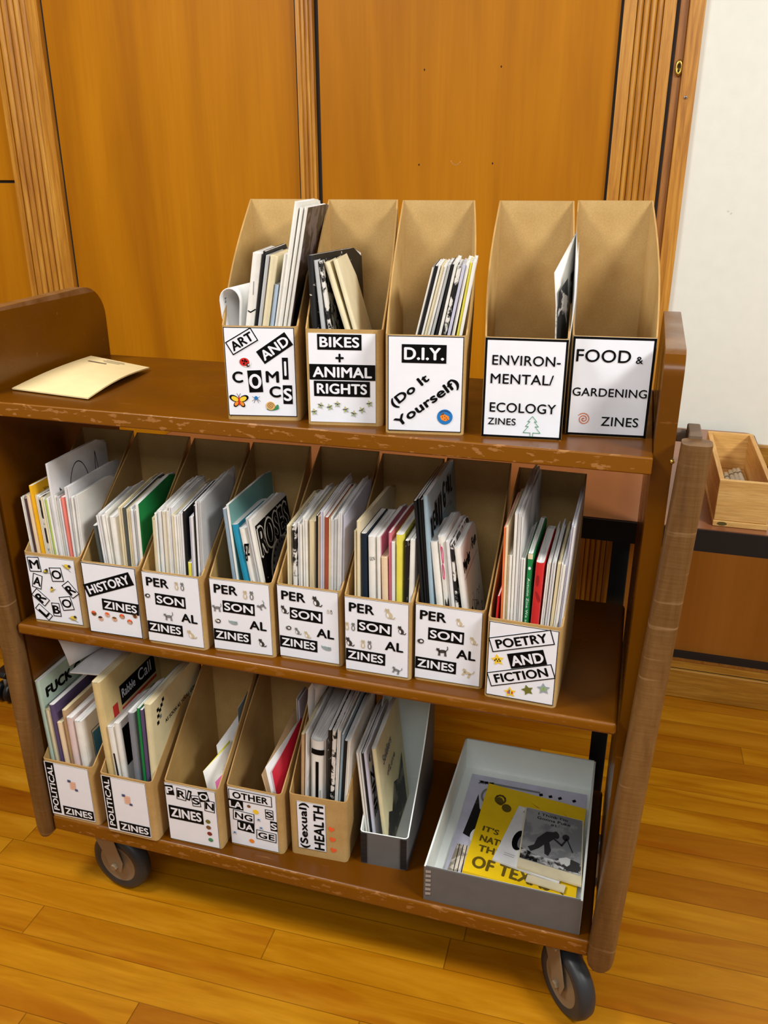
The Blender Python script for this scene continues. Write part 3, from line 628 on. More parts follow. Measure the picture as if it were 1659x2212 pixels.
SHELF_Z = (ZT, ZM, ZB)
BW, BD, BH, BF = 0.105, 0.212, 0.2892, 0.1321
LAYOUT = dict(  # x, y, yaw in degrees, shelf, label rectangle (left, width, bottom, height) in metres
    art=(-0.2688, 0.0128, 11.66, 0), bikes=(-0.1495, 0.0208, 10.35, 0), diy=(-0.0341, 0.0116, 9.6, 0), env=(0.0931, 0.0306, 6.54, 0), food=(0.1996, 0.0713, 6.45, 0),
    m1=(-0.6686, 0.0173, 2.37, 1), m2=(-0.5551, 0.0137, 1.6, 1), m3=(-0.4416, 0.0114, 1.1, 1), m4=(-0.3261, 0.0193, 2.82, 1), m5=(-0.2155, 0.0294, 0.44, 1), m6=(-0.1026, 0.0225, 0.54, 1), m7=(0.0059, 0.0298, 0.74, 1), m8=(0.1170, 0.0156, -1.4, 1),
    p1=(-0.6926, 0.0011, 0.83, 2), p2=(-0.5683, -0.0036, 0.70, 2), pr=(-0.4462, 0.0106, 1.25, 2), ot=(-0.3349, 0.0323, 0.76, 2), he=(-0.2194, 0.0428, 2.72, 2))
PH = dict(art='ART AND COMICS box', bikes='BIKES + ANIMAL RIGHTS box', diy='D.I.Y. box', env='ENVIRONMENTAL/ECOLOGY box', food='FOOD & GARDENING box', m1='leftmost middle-shelf box', m2='HISTORY ZINES box',
    m3='first PERSONAL ZINES box', m4='second PERSONAL ZINES box', m5='third PERSONAL ZINES box', m6='fourth PERSONAL ZINES box', m7='fifth PERSONAL ZINES box', m8='POETRY AND FICTION box',
    p1='leftmost POLITICAL ZINES box', p2='right-hand POLITICAL ZINES box', pr='PRISON ZINES box', ot='OTHER LANGUAGES box', he='(Sexual) HEALTH box')
BLAB = dict(art='kraft magazine file labelled ART AND COMICS with a ladybug sticker, top shelf', bikes='kraft magazine file labelled BIKES + ANIMAL RIGHTS on the top shelf', diy='kraft magazine file labelled D.I.Y. (Do It Yourself) on the top shelf',
    env='kraft magazine file labelled ENVIRONMENTAL/ECOLOGY with a green tree outline', food='kraft magazine file labelled FOOD & GARDENING at the right end of top shelf',
    m1='kraft magazine file with separate tilted letter tiles, leftmost on the middle shelf', m2='kraft magazine file labelled HISTORY ZINES with little face stickers',
    m3='kraft PERSONAL ZINES magazine file right beside the HISTORY ZINES file', m4='kraft PERSONAL ZINES magazine file holding the black lettered zine, second of five', m5='kraft PERSONAL ZINES magazine file, the middle one of five',
    m6='kraft PERSONAL ZINES magazine file holding the bright yellow zine, fourth of five', m7='kraft PERSONAL ZINES magazine file beside the POETRY AND FICTION file', m8='kraft magazine file labelled POETRY AND FICTION, rightmost on the middle shelf',
    p1='kraft POLITICAL ZINES magazine file at the far left of the bottom shelf', p2='kraft POLITICAL ZINES magazine file, second on the bottom shelf', pr='kraft magazine file labelled PRISON ZINES with four coloured dots',
    ot='kraft magazine file labelled OTHER LANGUAGES on the bottom shelf', he='kraft magazine file labelled (Sexual) HEALTH with three orange hearts')
BOXM = {}
FULL = (0.0015, 0.1000, 0.0045, 0.1255)
# label rectangles: (left, width, bottom, height)
LR = dict(art=(0.0025, 0.0985, 0.006, 0.1245), bikes=(0.0045, 0.091, 0.0045, 0.1225), diy=(0.0035, 0.0985, 0.004, 0.127), env=(0.0005, 0.104, 0.001, 0.1305), food=(0.0005, 0.1035, 0.001, 0.1305),
    m1=(0.004, 0.092, 0.005, 0.1215), m2=(0.0012, 0.099, 0.0012, 0.129), m8=(0.003, 0.0985, 0.005, 0.1225), p1=(0.003, 0.093, 0.006, 0.121), p2=(0.003, 0.090, 0.005, 0.1225), pr=(0.0015, 0.0995, 0.002, 0.127), ot=(0.0035, 0.092, 0.003, 0.126), he=(0.0145, 0.0525, 0.016, 0.1035))
BORDER = dict(art=0.0010, bikes=0, diy=0.0010, env=0.0028, food=0.0030, m2=0.0012, m8=0.0010, pr=0.0008)
def PERS(stk): return [('PER', .27, .13, .40, .125, -1, 'plain'), ('SON', .47, .37, .54, .165, -1, 'inv'), ('AL', .78, .59, .29, .125, -1, 'plain'), ('ZINES', .325, .79, .63, .165, -1, 'inv')], stk
LT = dict(
  art=([('ART', .255, .155, .43, .165, 30, 'box'), ('AND', .715, .225, .50, .165, 34, 'inv'), ('C', .165, .555, .155, .13, 0, 'plain'), ('O', .415, .60, .20, .25, 3, 'inv'), ('M', .665, .545, .19, .13, 0, 'plain'),
        ('I', .855, .45, .085, .245, 0, 'inv'), ('C', .695, .715, .165, .13, 0, 'plain'), ('S', .875, .745, .135, .215, 0, 'inv')],
       [('ladybug', .285, .385, .0165, -20), ('butterfly', .165, .825, .026, 0), ('fly', .415, .80, .013, 0), ('snail', .64, .885, .020, 0)]),
  bikes=([('BIKES', .465, .095, .66, .17, 0, 'inv'), ('+', .465, .268, .125, .095, 0, 'plain'), ('ANIMAL', .50, .428, .995, .175, 0, 'inv'), ('RIGHTS', .49, .615, .85, .175, 0, 'inv')],
        [('star', u, v, .0092, r) for u, v, r in ((.06, .885, 10), (.16, .81, -15), (.30, .825, 20), (.42, .79, 0), (.545, .85, 12), (.665, .895, -8), (.79, .85, 30), (.905, .775, 15))]),
  diy=([('D.I.Y.', .48, .18, .59, .19, 0, 'inv'), ('(Do It', .30, .575, .62, .125, 40, 'plain'), ('Yourself)', .53, .70, 1.02, .135, 37, 'plain')], [('strawberry', .775, .835, .0205, 0)]),
  env=([('ENVIRON-', .51, .215, .83, .098, 0, 'thin'), ('MENTAL/', .47, .40, .77, .10, 0, 'thin'), ('ECOLOGY', .50, .69, .82, .098, 0, 'thin'), ('ZINES', .25, .835, .35, .070, 0, 'thin')], [('tree', .63, .875, .0275, 0)]),
  food=([('FOOD', .385, .185, .66, .125, 0, 'thin'), ('&', .82, .215, .085, .07, 0, 'thin'), ('GARDENING', .50, .55, .91, .085, 0, 'thin'), ('ZINES', .66, .845, .46, .095, 0, 'thin')], [('swirl', .21, .83, .0165, 0)]),
  m1=([('M', .165, .125, .25, .225, 4, 'box'), ('A', .17, .385, .195, .225, -14, 'box'), ('R', .185, .635, .20, .255, 48, 'box'), ('L', .205, .865, .155, .265, 48, 'box'), ('B', .48, .80, .17, .215, 2, 'box'), ('O', .72, .68, .25, .215, 12, 'box'), ('R', .845, .455, .195, .24, 38, 'box'), ('O', .60, .245, .25, .215, 6, 'box')],
      [('bug', .385, .215, .0125, 10), ('bug', .84, .105, .0155, -30), ('bug', .455, .49, .0115, 40), ('bug', .81, .905, .0155, -10)]),
  m2=([('HISTORY', .47, .275, .95, .185, 21, 'inv'), ('ZINES', .645, .575, .68, .165, -2, 'inv')], [('face', u, v, .0092, r) for u, v, r in ((.12, .72, 0), (.24, .785, 10), (.375, .715, -8), (.505, .765, 0), (.655, .71, 5), (.79, .775, 0), (.90, .675, 12))]),
  m3=PERS([('cat_pair', .66, .135, .017, 0), ('cat_curl', .07, .335, .0095, 0), ('cat_walk', .41, .60, .0165, 0), ('cat_sit', .78, .82, .0155, 10)]),
  m4=PERS([('cat_pair', .65, .165, .018, 0), ('cat_walk', .10, .40, .0155, 0), ('cat_walk', .86, .30, .0145, 30), ('cat_curl', .10, .59, .010, 0), ('cat_lie', .36, .585, .0135, 0), ('cat_sit', .82, .83, .0135, 0)]),
  m5=PERS([('cat_sit', .64, .155, .0165, 0), ('cat_sit', .10, .33, .0135, 0), ('cat_pair', .86, .27, .0085, 0), ('cat_curl', .17, .58, .0095, 0), ('cat_sit', .31, .61, .0115, 0), ('cat_sit', .47, .64, .0115, 0), ('cat_lie', .79, .79, .0145, 0)]),
  m6=PERS([('cat_sit', .69, .15, .0165, 0), ('cat_pair', .085, .39, .0165, 0), ('cat_sit', .88, .35, .0135, 0), ('cat_sit', .06, .61, .0145, 0), ('cat_pair', .34, .61, .0175, 0), ('cat_walk', .82, .91, .0145, -20)]),
  m7=PERS([('cat_sit', .66, .165, .0125, 0), ('cat_curl', .09, .485, .0105, 0), ('cat_sit', .87, .385, .0125, 0), ('cat_walk', .42, .585, .0175, 0), ('cat_walk', .81, .83, .0165, -25)]),
  m8=([('POETRY', .475, .20, .93, .195, 18, 'box'), ('AND', .575, .43, .54, .20, 18, 'inv'), ('FICTION', .50, .66, .985, .195, 19, 'box')], [('star_yellow', .15, .50, .0165, 5), ('star_rainbow', .36, .915, .0155, 0), ('star_green', .615, .845, .0155, 12), ('star_teal', .845, .79, .0165, 0)]),
  p1=([('POLITICAL', .125, .48, .96, .19, 90, 'inv'), ('ZINES', .63, .885, .70, .18, 0, 'inv')], [('flag', .60, .36, .0240, 0)]),
  p2=([('POLITICAL', .125, .48, .96, .19, 90, 'inv'), ('ZINES', .63, .885, .70, .18, 0, 'inv')], [('flag', .55, .36, .0240, 0)]),
  pr=([('P', .10, .115, .16, .17, 6, 'inv'), ('R', .33, .15, .19, .20, -4, 'box'), ('I', .48, .145, .075, .18, -14, 'inv'), ('S', .61, .22, .17, .19, 5, 'box'), ('O', .77, .12, .19, .17, 12, 'inv'), ('N', .87, .265, .20, .20, -3, 'box'), ('ZINES', .38, .50, .68, .24, 0, 'inv')],
      [('dot_olive', .81, .545, .0095, 0), ('dot_brown', .81, .65, .0095, 0), ('dot_maroon', .82, .76, .0095, 0), ('dot_green', .83, .87, .0095, 0)]),
  ot=([('OTHER', .47, .115, .90, .185, 0, 'box'), ('LA', .155, .285, .31, .17, 0, 'inv'), ('NG', .305, .475, .45, .18, -3, 'box'), ('UA', .335, .655, .36, .17, -3, 'inv'), ('GE', .76, .745, .42, .17, -2, 'box'), ('S', .85, .345, .17, .17, 0, 'box'), ('S', .93, .54, .145, .17, 0, 'inv')],
      [('dot_brown', .43, .27, .0070, 0), ('dot_yellow', .57, .345, .0110, 0), ('dot_orange', .44, .89, .0100, 0), ('fly', .62, .48, .0095, 0), ('fly', .66, .62, .0095, 0), ('fly', .085, .80, .0090, 0)]),
  he=([('(Sexual)', .26, .50, .97, .36, 90, 'plain'), ('HEALTH', .76, .50, .95, .36, 90, 'plain')], []))
for key, (bx, by, bz, sh) in LAYOUT.items():
    root = thing('magazine_file', BLAB[key], 'magazine file', (bx, by, SHELF_Z[sh]), math.radians(bz), ('kraft magazine files on the top shelf', 'kraft magazine files on the middle shelf', 'kraft magazine files on the bottom shelf')[sh])
    mb = MB(); bow = 0.006 if sh == 0 and key in ('food', 'diy') else 0.0028
    file_body(mb, BW, BD, BH, BF, 0.0022, KRAFT, KRAFT, 0.0055 if key in ('art', 'env') else 0.0025, bow)
    mb.build('body', root)
    lx, lw, lz, lh = LR.get(key, FULL); words, stk = LT[key]
    mb = MB(); mb.box((lx, -0.0006, lz), (lx + lw, -0.0001, lz + lh), LABELP)
    f = local(lx, lz, lw, lh); S_ = Sheet(mb, f)
    if BORDER.get(key, 0.0005): S_.frame(lw / 2, lh / 2, lw, lh, BORDER.get(key, 0.0005), BLACKINK, 0, 0.0002)
    for (txt, u, v, w_, h_, r_, st) in words:
        vert = abs(r_) == 90
        ww, hh = (w_ * lh, h_ * lw) if vert else (w_ * lw, h_ * lh)
        S_.word(txt, u * lw, (1 - v) * lh, ww, hh, math.radians(r_), 'plain' if st == 'thin' else st, 0.006 if st == 'thin' else 0.02)
    lab = mb.build('label', root)
    for (k, u, v, s, r_) in stk: sticker(lab, f, k, u * lw, (1 - v) * lh, s * (1.2 if k[:3] in ('cat', 'sta', 'bug') else 1.0), r_)
    if key == 'he':
        for (u, v) in ((.735, .47), (.75, .64), (.762, .82)): sticker(root, local(0, 0, BW, BF, -0.0002), 'heart_coral', u * BW, (1 - v) * BF, 0.0125, -10)

# ================================================================== zines
ORD = ['', 'first', 'second', 'third', 'fourth', 'fifth', 'sixth', 'seventh', 'eighth', 'ninth', 'tenth', 'eleventh', 'twelfth', 'thirteenth', 'fourteenth', 'fifteenth', 'sixteenth', 'seventeenth', 'eighteenth', 'nineteenth', 'twentieth', 'twenty-first', 'twenty-second', 'twenty-third', 'twenty-fourth', 'twenty-fifth', 'twenty-sixth']
def zine_geo(base, Up, Dv, Nn, h, t, D, bend, rc=0.010):
    """returns a function (n, u, v) -> point; n across the thickness, u into the depth, v up"""
    k1, k2 = bend
    def F(n, u, v):
        a = max(0.0, v / h); b = max(0.0, u / D)
        return base + Nn * (n + k1 * a * a * b + k2 * math.sin(math.pi * min(1, b)) * a) + Dv * u + Up * v
    return F
def zine_mesh(name, F, h, t, D, cov, pg, style, rc, marks=None, cover_r=None):
    th = min(0.0005, t * 0.22); r = t / 2
    sg = 4 if t > 0.005 else 2
    us = [D * i / 6 for i in range(6, 0, -1)]
    out = [(r, u) for u in us if u > r] + [(r * math.cos(math.radians(a)), r - r * math.sin(math.radians(a))) for a in [180 * i / (2 * sg) for i in range(2 * sg + 1)]] + [(-r, u) for u in us[::-1] if u > r]
    inn = [((abs(n) - th) * (1 if n > 0 else -1) if abs(n) > th else 0.0, max(u, th)) for n, u in out]
    vt = lambda u: h if u < D - rc else h - rc + math.sqrt(max(0, rc * rc - (u - D + rc) ** 2))
    rows = 5; n = len(out); mb = MB()
    for k, path in enumerate((out, inn)):
        vs = [F(p[0], p[1], vt(p[1]) * i / rows - (0.0002 if k else 0)) for i in range(rows + 1) for p in path]
        fs = [(i * n + j, i * n + j + 1, (i + 1) * n + j + 1, (i + 1) * n + j) for i in range(rows) for j in range(n - 1)]
        if cover_r and k == 0:
            half = n // 2
            mb.add(vs, [f for f in fs if f[0] % n >= half], cov, True); mb.add(vs, [f for f in fs if f[0] % n < half - sg], cover_r, True); mb.add(vs, [f for f in fs if half - sg <= f[0] % n < half], cov, True)
        else: mb.add(vs, fs, cov, True)
    to = [F(p[0], p[1], vt(p[1])) for p in out]; ti = [F(p[0], p[1], vt(p[1]) - 0.0002) for p in inn]
    mb.add(to + ti, [(i, i + 1, n + i + 1, n + i) for i in range(n - 1)], cov)
    for (e0) in (0, n - 1):
        mb.add([F(*out[e0], 0), F(*inn[e0], 0), F(*inn[e0], vt(D) - 0.0002), F(*out[e0], vt(D))], [(0, 1, 2, 3)], cov)
    if marks: marks(mb, F, h, t, D)
    o = mb.build(name)
    # inner sheets
    mb = MB(); a = max(r - th - 0.00015, 0.0003); n_ = 5
    uu = [max(r * 0.55, th) + (D - 0.0012 - max(r * 0.55, th)) * i / 6 for i in range(7)]
    vs = []
    for s_ in (-a, a):
        for i in range(n_ + 1):
            for u in uu: vs.append(F(s_, u, (vt(u) - 0.0009) * i / n_ + 0.0004))
    m = len(uu); k = (n_ + 1) * m
    fs = [(i * m + j, i * m + j + 1, (i + 1) * m + j + 1, (i + 1) * m + j) for i in range(n_) for j in range(m - 1)]
    fs += [tuple(x + k for x in f) for f in fs]
    fs += [(n_ * m + j, n_ * m + j + 1, k + n_ * m + j + 1, k + n_ * m + j) for j in range(m - 1)] + [(j, j + 1, k + j + 1, k + j) for j in range(m - 1)]
    fs += [(i * m, (i + 1) * m, k + (i + 1) * m, k + i * m) for i in range(n_)] + [(i * m + m - 1, (i + 1) * m + m - 1, k + (i + 1) * m + m - 1, k + i * m + m - 1) for i in range(n_)]
    mb.add(vs, fs, pg); p = mb.build('pages', o)
    return o

def right_face(mb, F, t): return Sheet(mb, lambda u, v, l: F(t / 2 + l, u, v))
def spine_face(mb, F, t): return Sheet(mb, lambda n, v, l: F(n, -l + 0.45 * (t / 2 - math.sqrt(max(1e-9, (t / 2) ** 2 - n * n))), v), 6)
PALE = plain('pale_ink', (214, 210, 200), 0.5); MID = plain('mid_ink', (120, 122, 126), 0.5); REDINK = plain('red_ink', (190, 40, 34), 0.5)
def M_vol(mb, F, h, t, D): right_face(mb, F, t).text('Vol. 2 No. 4', 0.060, h - 0.016, 0.062, 0.0072, BLACKINK, 0, 0.0003, 0.004)
def M_rings(mb, F, h, t, D):
    s = right_face(mb, F, t); s.ring(0.078, h - 0.082, 0.030, 0.062, 0.0016, BLACKINK, n=30, a0=0, a1=180)
    s.ring(0.080, h - 0.085, 0.021, 0.030, 0.0012, BLACKINK); s.ell(0.080, h - 0.085, 0.015, 0.022, printed('ring_fill', (20, 20, 20), (150, 150, 150), 160, 0.45))
    s.line([(0.022, h - 0.048), (0.020, h - 0.14)], 0.0016, BLACKINK); s.ring(0.021, h - 0.105, 0.014, 0.055, 0.0016, BLACKINK, n=16, a0=-60, a1=90)
    s.ell(0.024, h - 0.11, 0.006, 0.025, printed('ring_fill', INK, WHITE)); s.line([(0.122, h - 0.095), (0.132, h - 0.018), (0.142, h - 0.095)], 0.0014, BLACKINK)
    s.ell(0.132, h - 0.095, 0.007, 0.028, printed('ring_fill', INK, WHITE))
def M_roses(mb, F, h, t, D):
    s = right_face(mb, F, t); cx_, cy_ = D / 2 + 0.012, h - 0.118; s.rect(D / 2 + 0.004, h / 2 - 0.004, D - 0.010, h - 0.020, BLACKINK)
    s.text('ROSES', D / 2 + 0.002, h - 0.044, D - 0.018, 0.054, PALE, 0, 0.0005, 0.028); s.text('ROSES', D / 2 + 0.002, h - 0.044, D - 0.025, 0.047, BLACKINK, 0, 0.0009, 0.010)
    s.ell(cx_, cy_, 0.052, 0.056, PALE, 0, 0.0008, 32); s.ell(cx_, cy_, 0.048, 0.052, printed('grey_wash', (92, 92, 94), (124, 124, 126), 30), 0, 0.0009, 32)
    for i in range(9):
        a = math.radians(60 + 15 * i); s.ell(cx_ + 0.041 * math.cos(a), cy_ + 0.046 * math.sin(a), 0.0026, 0.0030, BLACKINK, 0, 0.001, 8)
    s.ring(cx_, cy_ + .012, 0.009, 0.012, 0.002, BLACKINK, 0.001, 16); s.ring(cx_, cy_ + .002, 0.026, 0.030, 0.0014, BLACKINK, 0.001, 16, 200, 330)
    for (x, y) in ((.016, .012), (.05, .008), (.1, .010), (.13, .03), (.02, .1), (.014, .15)): s.ell(x, h - y - 0.006, 0.0014, 0.0014, PALE, 0, 0.0006, 6)
def M_grrl(mb, F, h, t, D):
    s = right_face(mb, F, t)
    for (ch, u, v, w_, hh, inv) in (('R', .018, .055, .012, .030, 1), ('E', .034, .050, .013, .030, 0), ('B', .050, .046, .014, .036, 1), ('U', .075, .052, .022, .050, 1), ('G', .105, .036, .018, .044, 0), ('R', .126, .030, .010, .018, 0), ('R', .140, .030, .012, .026, 1), ('L', .158, .034, .012, .030, 0)):
        if inv: s.rect(u, h - v, w_ + .006, hh + .006, printed('cutout', (60, 64, 70), (120, 132, 140), 40), 0, 0.0002)
        s.text(ch, u, h - v, w_, hh, BLACKINK, 0, 0.0004, 0.02)
    s.line([(.095, h - .064), (.15, h - .060)], 0.0008, BLACKINK); s.text('zine', .15, h - .066, .016, .004, BLACKINK, 0, 0.0004, 0)
def M_murder(mb, F, h, t, D):
    s = right_face(mb, F, t); s.text('Murder', .033, h - .034, .050, .020, BLACKINK, 0.06, 0.0005, 0.02); s.text('can be', .069, h - .027, .013, .007, BLACKINK, 0.3, 0.0005, 0)
    s.text('Fun', .094, h - .026, .032, .018, BLACKINK, 0.06, 0.0005, 0.02); s.line([(.008, h - .054), (.112, h - .050)], .0012, plain('pink_rule', (200, 120, 130)))
    s.rect(.062, .070, .088, .110, printed('ink_sketch', (52, 50, 50), (232, 230, 226), 55, 0.42, width=0.02), 0, 0.0003)
    for i in range(5): s.ring(.04 + .012 * i, .09 - .006 * (i % 3), .012, .026, .0011, BLACKINK, 0.0005, 14, 20 * i, 20 * i + 250)
def M_girl(mb, F, h, t, D):
    s = spine_face(mb, F, t); s.text('gz', 0.0, h - .040, t * .66, .030, BLACKINK, -0.1, 0.0004, 0.006)
    s.poly([(-t * .3, .02), (-t * .32, .085), (-t * .05, .125), (t * .25, .11), (t * .3, .05), (t * .1, .02)], printed('figure_ink', INK, (150, 150, 150), 80, 0.62), 0.0004)
    s.ell(-t * .02, .022, t * .2, .012, LABELP, 0, 0.0005)
    right_face(mb, F, t).text('girl', .030, h - .040, .045, .028, BLACKINK, 0, 0.0004, 0.006)
def M_ulu(mb, F, h, t, D):
    s = spine_face(mb, F, t); s.text('ULN', t * .08, h - .034, t * .66, .006, BLACKINK, 0.1, 0.0004, 0)
def M_cat(mb, F, h, t, D):
    s = spine_face(mb, F, t); S_ = printed('cat_ink', INK, (206, 206, 204), 75, 0.52); s.poly([(-t * .36, .05), (-t * .36, .105), (-t * .2, .135), (t * .02, .122), (t * .3, .14), (t * .36, .10), (t * .33, .05)], S_, 0.0004)
    s.ell(0, .062, t * .3, .018, S_, 0, 0.0005); s.rect(-t * .12, h - .035, t * .07, .05, plain('pink_pen', (206, 60, 120)), 0.05, 0.0004); s.ring(-t * .02, h - .028, t * .12, .013, .0011, plain('pink_pen', (206, 60, 120)), 0.0004, 14)
    s.ring(-t * .1, h - .055, t * .14, .012, .0011, plain('pink_pen', (206, 60, 120)), 0.0004, 14)
def M_green(mb, F, h, t, D):
    s = spine_face(mb, F, t); s.text('Autumn Zine We are here', 0.0, h - .085, .095, t * .42, LABELP, -math.pi / 2, 0.0004, 0.004); s.ell(0, h - .022, .0018, .0024, LABELP, 0, 0.0004)
    s.rect(0, h - .004, t * .9, .008, paper('paper_cream', PAPERS['cream']), 0, 0.0004)
def M_redz(mb, F, h, t, D):
    s = spine_face(mb, F, t)
    for i, (n_, v) in enumerate(((-.1, .19), (.1, .165), (-.1, .09), (.15, .05), (0, .03), (-.2, .065))): s.ell(n_ * t, v, t * .2, .009, plain('dark_red_print', (150, 22, 26)), 0.4 * i, 0.0004, 9)
def M_mint(mb, F, h, t, D):
    s = right_face(mb, F, t); s.text('FUCK C', .066, h - .032, .105, .022, BLACKINK, -0.02, 0.0004, 0.035)
    s.line([(.012, h - .056), (.15, h - .052)], .0016, plain('grey_green', (104, 120, 108))); s.line([(.012, h - .064), (.13, h - .060)], .0010, plain('grey_green', (104, 120, 108)))
    s.text('ISSUE ONE', .060, h - .085, .06, .010, plain('grey_green', (104, 120, 108)), 0, 0.0004, 0.02); s.text('a paper', .05, h - .104, .05, .008, plain('grey_green', (104, 120, 108)), 0, 0.0004, 0.01)
def M_blue(mb, F, h, t, D):
    s = right_face(mb, F, t); s.rect(D * .58, h * .48, D * .74, h * .66, plain('blue_print', (70, 130, 160)), 0, 0.0003); s.frame(D * .58, h * .48, D * .78, h * .72, .0014, BLACKINK, 0, 0.0003); s.rect(D * .5, h * .2, D * .5, h * .2, BLACKINK, 0.2, 0.0004)
def M_rabble(mb, F, h, t, D):
    s = right_face(mb, F, t); s.rect(.115, h - .060, .12, .040, BLACKINK, 0, 0.0003); s.text('Rabble', .082, h - .058, .044, .018, LABELP, 0, 0.0005, 0.006); s.text('Call', .138, h - .056, .045, .024, LABELP, 0, 0.0005, 0.006)
    s.rect(.115, h - .088, .12, .006, REDINK, 0, 0.0003); s.rect(.036, h - .10, .016, .07, REDINK, 0, 0.0003)
    for i in range(5): s.rect(.070, h - .102 - .007 * i, .020, .0016, BLACKINK, 0, 0.0003); s.rect(.11, h - .102 - .007 * i, .05, .0014, MID, 0, 0.0003)
    s.rect(.14, h - .125, .05, .05, printed('news_photo', (36, 30, 26), (140, 116, 90), 60), 0, 0.0004)
def M_bsq(mb, F, h, t, D): right_face(mb, F, t).rect(.034, h - .055, .050, .080, BLACKINK); right_face(mb, F, t).line([(.012, .06), (.05, .085)], .002, BLACKINK)
def M_strip(mb, F, h, t, D): s = spine_face(mb, F, t); s.rect(t * .12, h * .53, t * .26, h * .44, printed('black_print', INK, WHITE), 0.02, 0.0004); s.ring(-t * .1, .024, t * .2, .008, .0012, BLACKINK, 0.0004, 12)
def M_soon(mb, F, h, t, D):
    s = right_face(mb, F, t); s.text("AS SOON AS YOU'LL GONE", .105, h - .060, .120, .0085, BLACKINK, 0.04, 0.0004, 0.012); s.text('THEY MAKE', .125, h - .085, .062, .0085, BLACKINK, 0.04, 0.0004, 0.012)
    for (x, y, a) in ((.024, .022, 1), (.031, .027, 1), (.024, .035, 1), (.031, .040, 0), (.037, .020, 1), (.022, .048, 1), (.043, .012, 1)): s.rect(x, h - y - .002, .007, .0075, BLACKINK if a else MID, 0.1, 0.0004)
    s.poly([(.165, h - .014), (.173, h - .014), (.169, h - .004)], MID)
def M_tee(mb, F, h, t, D):
    s = spine_face(mb, F, t); s.rect(0, h * .42, t * .20, h * .80, BLACKINK, 0, 0.0004); s.rect(t * .02, h * .905, t * .82, .011, BLACKINK, -0.05, 0.0004); s.rect(t * .22, h * .52, .0008, .02, MID, 0, 0.0004)
def M_staple(mb, F, h, t, D): s = spine_face(mb, F, t); s.rect(t * .05, h * .80, .0009, .018, MID, 0.05, 0.0004); s.line([(-t * .3, h * .66), (0, h * .655), (t * .45, h * .675)], .0016, BLACKINK, 0.0004)
MARK = dict(vol=M_vol, rings=M_rings, roses=M_roses, grrl=M_grrl, murder=M_murder, girl=M_girl, ulu=M_ulu, cat=M_cat, green=M_green, redz=M_redz, mint=M_mint, bluebox=M_blue, rabble=M_rabble, bsq=M_bsq, strip=M_strip, soon=M_soon, tee=M_tee, staple=M_staple)
